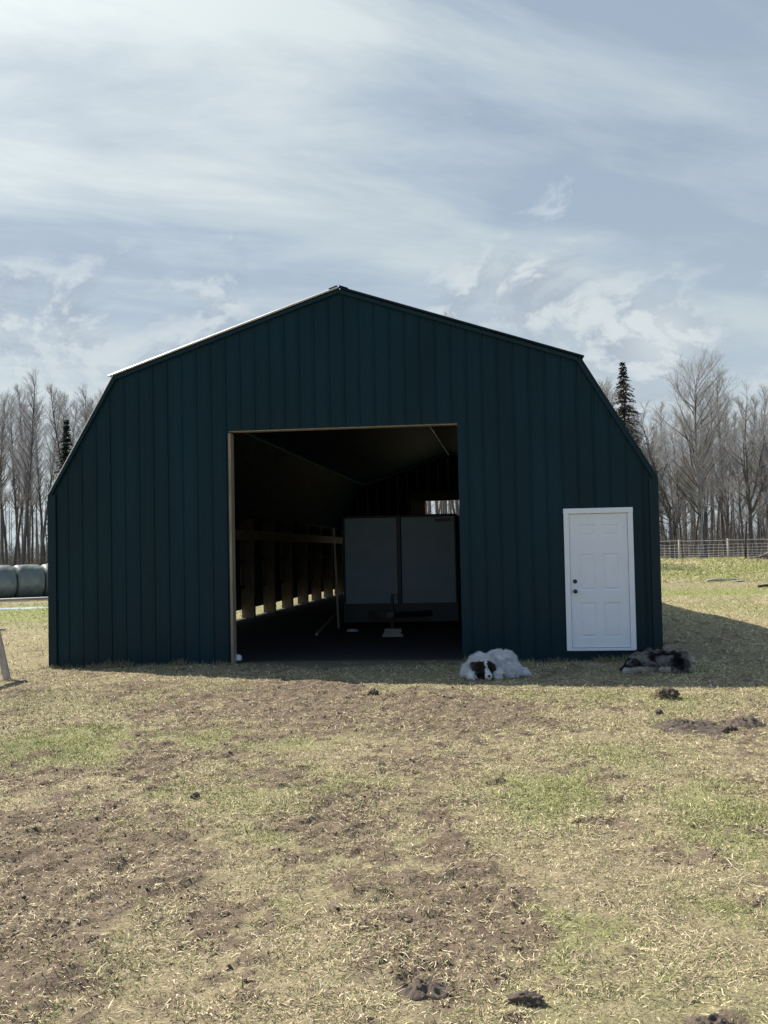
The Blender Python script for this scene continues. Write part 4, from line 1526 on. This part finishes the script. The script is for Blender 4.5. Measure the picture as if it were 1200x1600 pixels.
def ball(parent, name, c, r, material):
    bm = bmesh.new()
    ellips(bm, c, r)
    me = bpy.data.meshes.new(name)
    bm.to_mesh(me)
    bm.free()
    me.polygons.foreach_set('use_smooth', np.ones(len(me.polygons), bool))
    me.materials.append(material)
    o = bpy.data.objects.new(name, me)
    COL.objects.link(o)
    o.parent = parent


def white_dog():
    e = empty('dog', (2.185, -1.78, 0.0))
    e.scale = (0.90, 0.92, 0.87)
    tag(e, 'fluffy white dog with dark brown face patches lying asleep by the doorway', 'dog')
    bm = bmesh.new()
    ellips(bm, (-0.14, 0.02, 0.165), (0.165, 0.22, 0.155))
    ellips(bm, (0.135, 0.17, 0.185), (0.205, 0.24, 0.165))
    ellips(bm, (0.24, 0.08, 0.12), (0.15, 0.21, 0.125))
    ellips(bm, (-0.11, -0.14, 0.19), (0.12, 0.13, 0.11))
    # head resting on the ground between the paws, nose towards the viewer's right
    ellips(bm, (-0.095, -0.27, 0.155), (0.108, 0.115, 0.10))
    ellips(bm, (-0.07, -0.33, 0.11), (0.085, 0.085, 0.075))
    ellips(bm, (-0.035, -0.41, 0.068), (0.048, 0.085, 0.048), (0.25, 0, 0.25))
    limb(bm, [(-0.28, 0.02, 0.13), (-0.31, -0.12, 0.075), (-0.285, -0.30, 0.045), (-0.265, -0.38, 0.04)], [0.085, 0.065, 0.045, 0.05])
    limb(bm, [(0.06, -0.05, 0.12), (0.085, -0.18, 0.06), (0.095, -0.32, 0.04), (0.10, -0.37, 0.036)], [0.08, 0.06, 0.042, 0.046])
    limb(bm, [(0.30, 0.0, 0.08), (0.33, -0.12, 0.045), (0.26, -0.17, 0.04)], [0.07, 0.05, 0.045])
    limb(bm, [(0.33, 0.15, 0.09), (0.40, 0.10, 0.06), (0.455, 0.02, 0.055), (0.47, -0.03, 0.05)], [0.05, 0.055, 0.055, 0.035])
    white = np.array([0.86, 0.85, 0.83])
    dark = np.array([0.030, 0.024, 0.020])
    brown = np.array([0.06, 0.044, 0.034])

    def colour(p):
        x, y, z = p[:, 0], p[:, 1], p[:, 2]
        wob = (fbm(x * 30, z * 30 + y * 20, 9, 3) - 0.5) * 0.05
        head = (y < -0.17) & (x > -0.235) & (x < 0.04) & (z > 0.035)
        blaze = np.abs(x + 0.045 + 0.25 * (z - 0.12) + wob * 0.6) < 0.018 + 0.10 * np.clip(0.10 - z, 0, 1)
        muzz = (y < -0.385) & (x > -0.075)
        top = (z + wob > 0.243)
        d = head & ~blaze & ~muzz & ~top
        t = sstep(fbm(x * 18, z * 18, 19, 3), 0.4, 0.65)[:, None]
        c = white[None] * (0.9 + 0.2 * fbm(x * 10, y * 10 + z * 8, 2, 3)[:, None])
        c = np.where(d[:, None], dark[None] * (1 - t) + brown[None] * t, c)
        return c

    def flow(p):
        f = np.stack([p[:, 0] * 1.5, p[:, 1] * 0.8 + 0.15, -0.55 + 0 * p[:, 2]], 1)
        h = (p[:, 1] < -0.2)
        f[h] = np.stack([(p[h, 0] + 0.09) * 2, 0.4 + 0 * p[h, 0], 0.2 + 0 * p[h, 0]], 1)
        return f

    def flen(p):
        head = (p[:, 1] < -0.2) & (p[:, 2] > 0.03) & (np.abs(p[:, 0] + 0.09) < 0.13)
        paw = p[:, 2] < 0.06
        tuft = 0.6 + 1.0 * fbm(p[:, 0] * 17, p[:, 1] * 17 + p[:, 2] * 13, 87, 2)
        return np.where(head, 0.016, np.where(paw, 0.03, 0.068 * tuft))
    dog_body(bm, colour, e, 60000, flen, 4, flow)
    ear(e, [(-0.175, -0.235, 0.225), (-0.215, -0.27, 0.185), (-0.222, -0.295, 0.125), (-0.20, -0.305, 0.085)], [(0.03, 0.015), (0.048, 0.016), (0.042, 0.014), (0.012, 0.006)], (0.035, 0.027, 0.022))
    ear(e, [(-0.02, -0.235, 0.225), (0.022, -0.27, 0.185), (0.040, -0.295, 0.125), (0.030, -0.305, 0.085)], [(0.03, 0.015), (0.048, 0.016), (0.042, 0.014), (0.012, 0.006)], (0.022, 0.018, 0.016))
    ball(e, 'nose', (-0.018, -0.495, 0.066), (0.021, 0.014, 0.017), M_NOSE)
    for xx in (-0.125, -0.045):
        ball(e, 'eye', (xx, -0.377, 0.148), (0.010, 0.007, 0.007), M_NOSE)


def grey_dog():
    e = empty('dog', (4.34, -1.32, 0.0))
    e.scale = (0.94, 0.94, 0.93)
    tag(e, 'shaggy dark grey and black dog with tan paws lying below the white door', 'dog')
    bm = bmesh.new()
    ellips(bm, (-0.16, 0.02, 0.17), (0.19, 0.16, 0.15))
    ellips(bm, (0.05, 0.05, 0.165), (0.24, 0.17, 0.15))
    ellips(bm, (0.24, 0.03, 0.165), (0.20, 0.19, 0.15))
    ellips(bm, (0.30, -0.09, 0.12), (0.15, 0.11, 0.115))
    ellips(bm, (-0.27, -0.03, 0.155), (0.12, 0.11, 0.11), (0, -0.3, 0))
    ellips(bm, (-0.345, -0.08, 0.125), (0.088, 0.085, 0.085))
    ellips(bm, (-0.385, -0.10, 0.095), (0.07, 0.066, 0.06))
    ellips(bm, (-0.455, -0.13, 0.062), (0.068, 0.040, 0.036), (0, -0.45, 0.3))
    limb(bm, [(-0.16, -0.10, 0.13), (-0.08, -0.20, 0.055), (-0.25, -0.235, 0.045), (-0.42, -0.235, 0.034), (-0.455, -0.235, 0.033)], [0.075, 0.055, 0.043, 0.036, 0.04])
    limb(bm, [(-0.2, 0.08, 0.10), (-0.32, 0.03, 0.045), (-0.44, 0.0, 0.035)], [0.06, 0.04, 0.038])
    limb(bm, [(0.34, -0.16, 0.08), (0.20, -0.20, 0.045), (0.06, -0.215, 0.035), (0.02, -0.215, 0.033)], [0.06, 0.045, 0.036, 0.038])
    limb(bm, [(0.13, 0.08, 0.30), (0.24, 0.03, 0.315), (0.36, -0.03, 0.27), (0.435, -0.08, 0.17), (0.445, -0.12, 0.08), (0.41, -0.17, 0.045)], [0.03, 0.036, 0.04, 0.042, 0.042, 0.028])
    black = np.array([0.020, 0.019, 0.020])
    grey = np.array([0.37, 0.35, 0.32])
    tan = np.array([0.47, 0.41, 0.34])

    def colour(p):
        x, y, z = p[:, 0], p[:, 1], p[:, 2]
        t = sstep(fbm(x * 9 + y * 4, z * 13 + y * 6, 15, 4), 0.36, 0.62)[:, None]
        c = black[None] * (1 - t) + grey[None] * t
        dx = sstep(np.hypot((x - 0.27) / 0.2, (z - 0.13) / 0.11), 1.2, 0.5)[:, None]
        c = c * (1 - 0.6 * dx)
        leg = (y < -0.165) & (z < 0.085) & (x < 0.15)
        c = np.where(leg[:, None], tan[None] * (0.85 + 0.3 * t), c)
        paw = leg & (x < -0.39)
        c = np.where(paw[:, None], np.array([0.5, 0.49, 0.47])[None], c)
        tail = (z > 0.285) & (x > 0.08)
        tail |= (x > 0.40)
        c = np.where(tail[:, None], (tan * 1.25)[None] * (0.7 + 0.5 * t), c)
        muz = (x < -0.43) & (z > 0.02) & (y > -0.2)
        c = np.where(muz[:, None], black[None], c)
        return c

    def flow(p):
        return np.stack([0.9 + 0 * p[:, 0], -0.2 + 0 * p[:, 1], -0.55 + 0 * p[:, 2]], 1)

    def flen(p):
        head = p[:, 0] < -0.3
        low = p[:, 2] < 0.08
        return np.where(head, 0.015, np.where(low & (p[:, 1] < -0.16), 0.014, 0.042))
    dog_body(bm, colour, e, 42000, flen, 6, flow)
    ear(e, [(-0.315, -0.13, 0.195), (-0.30, -0.175, 0.16), (-0.305, -0.19, 0.11), (-0.32, -0.185, 0.08)], [(0.03, 0.014), (0.042, 0.015), (0.036, 0.013), (0.01, 0.006)], (0.02, 0.019, 0.019))
    ear(e, [(-0.325, -0.02, 0.20), (-0.335, 0.02, 0.16), (-0.34, 0.03, 0.12)], [(0.028, 0.013), (0.036, 0.013), (0.01, 0.006)], (0.02, 0.019, 0.019))
    ball(e, 'nose', (-0.515, -0.15, 0.048), (0.014, 0.02, 0.016), M_NOSE)
    ball(e, 'eye', (-0.40, -0.163, 0.118), (0.007, 0.006, 0.006), M_NOSE)


white_dog()
grey_dog()
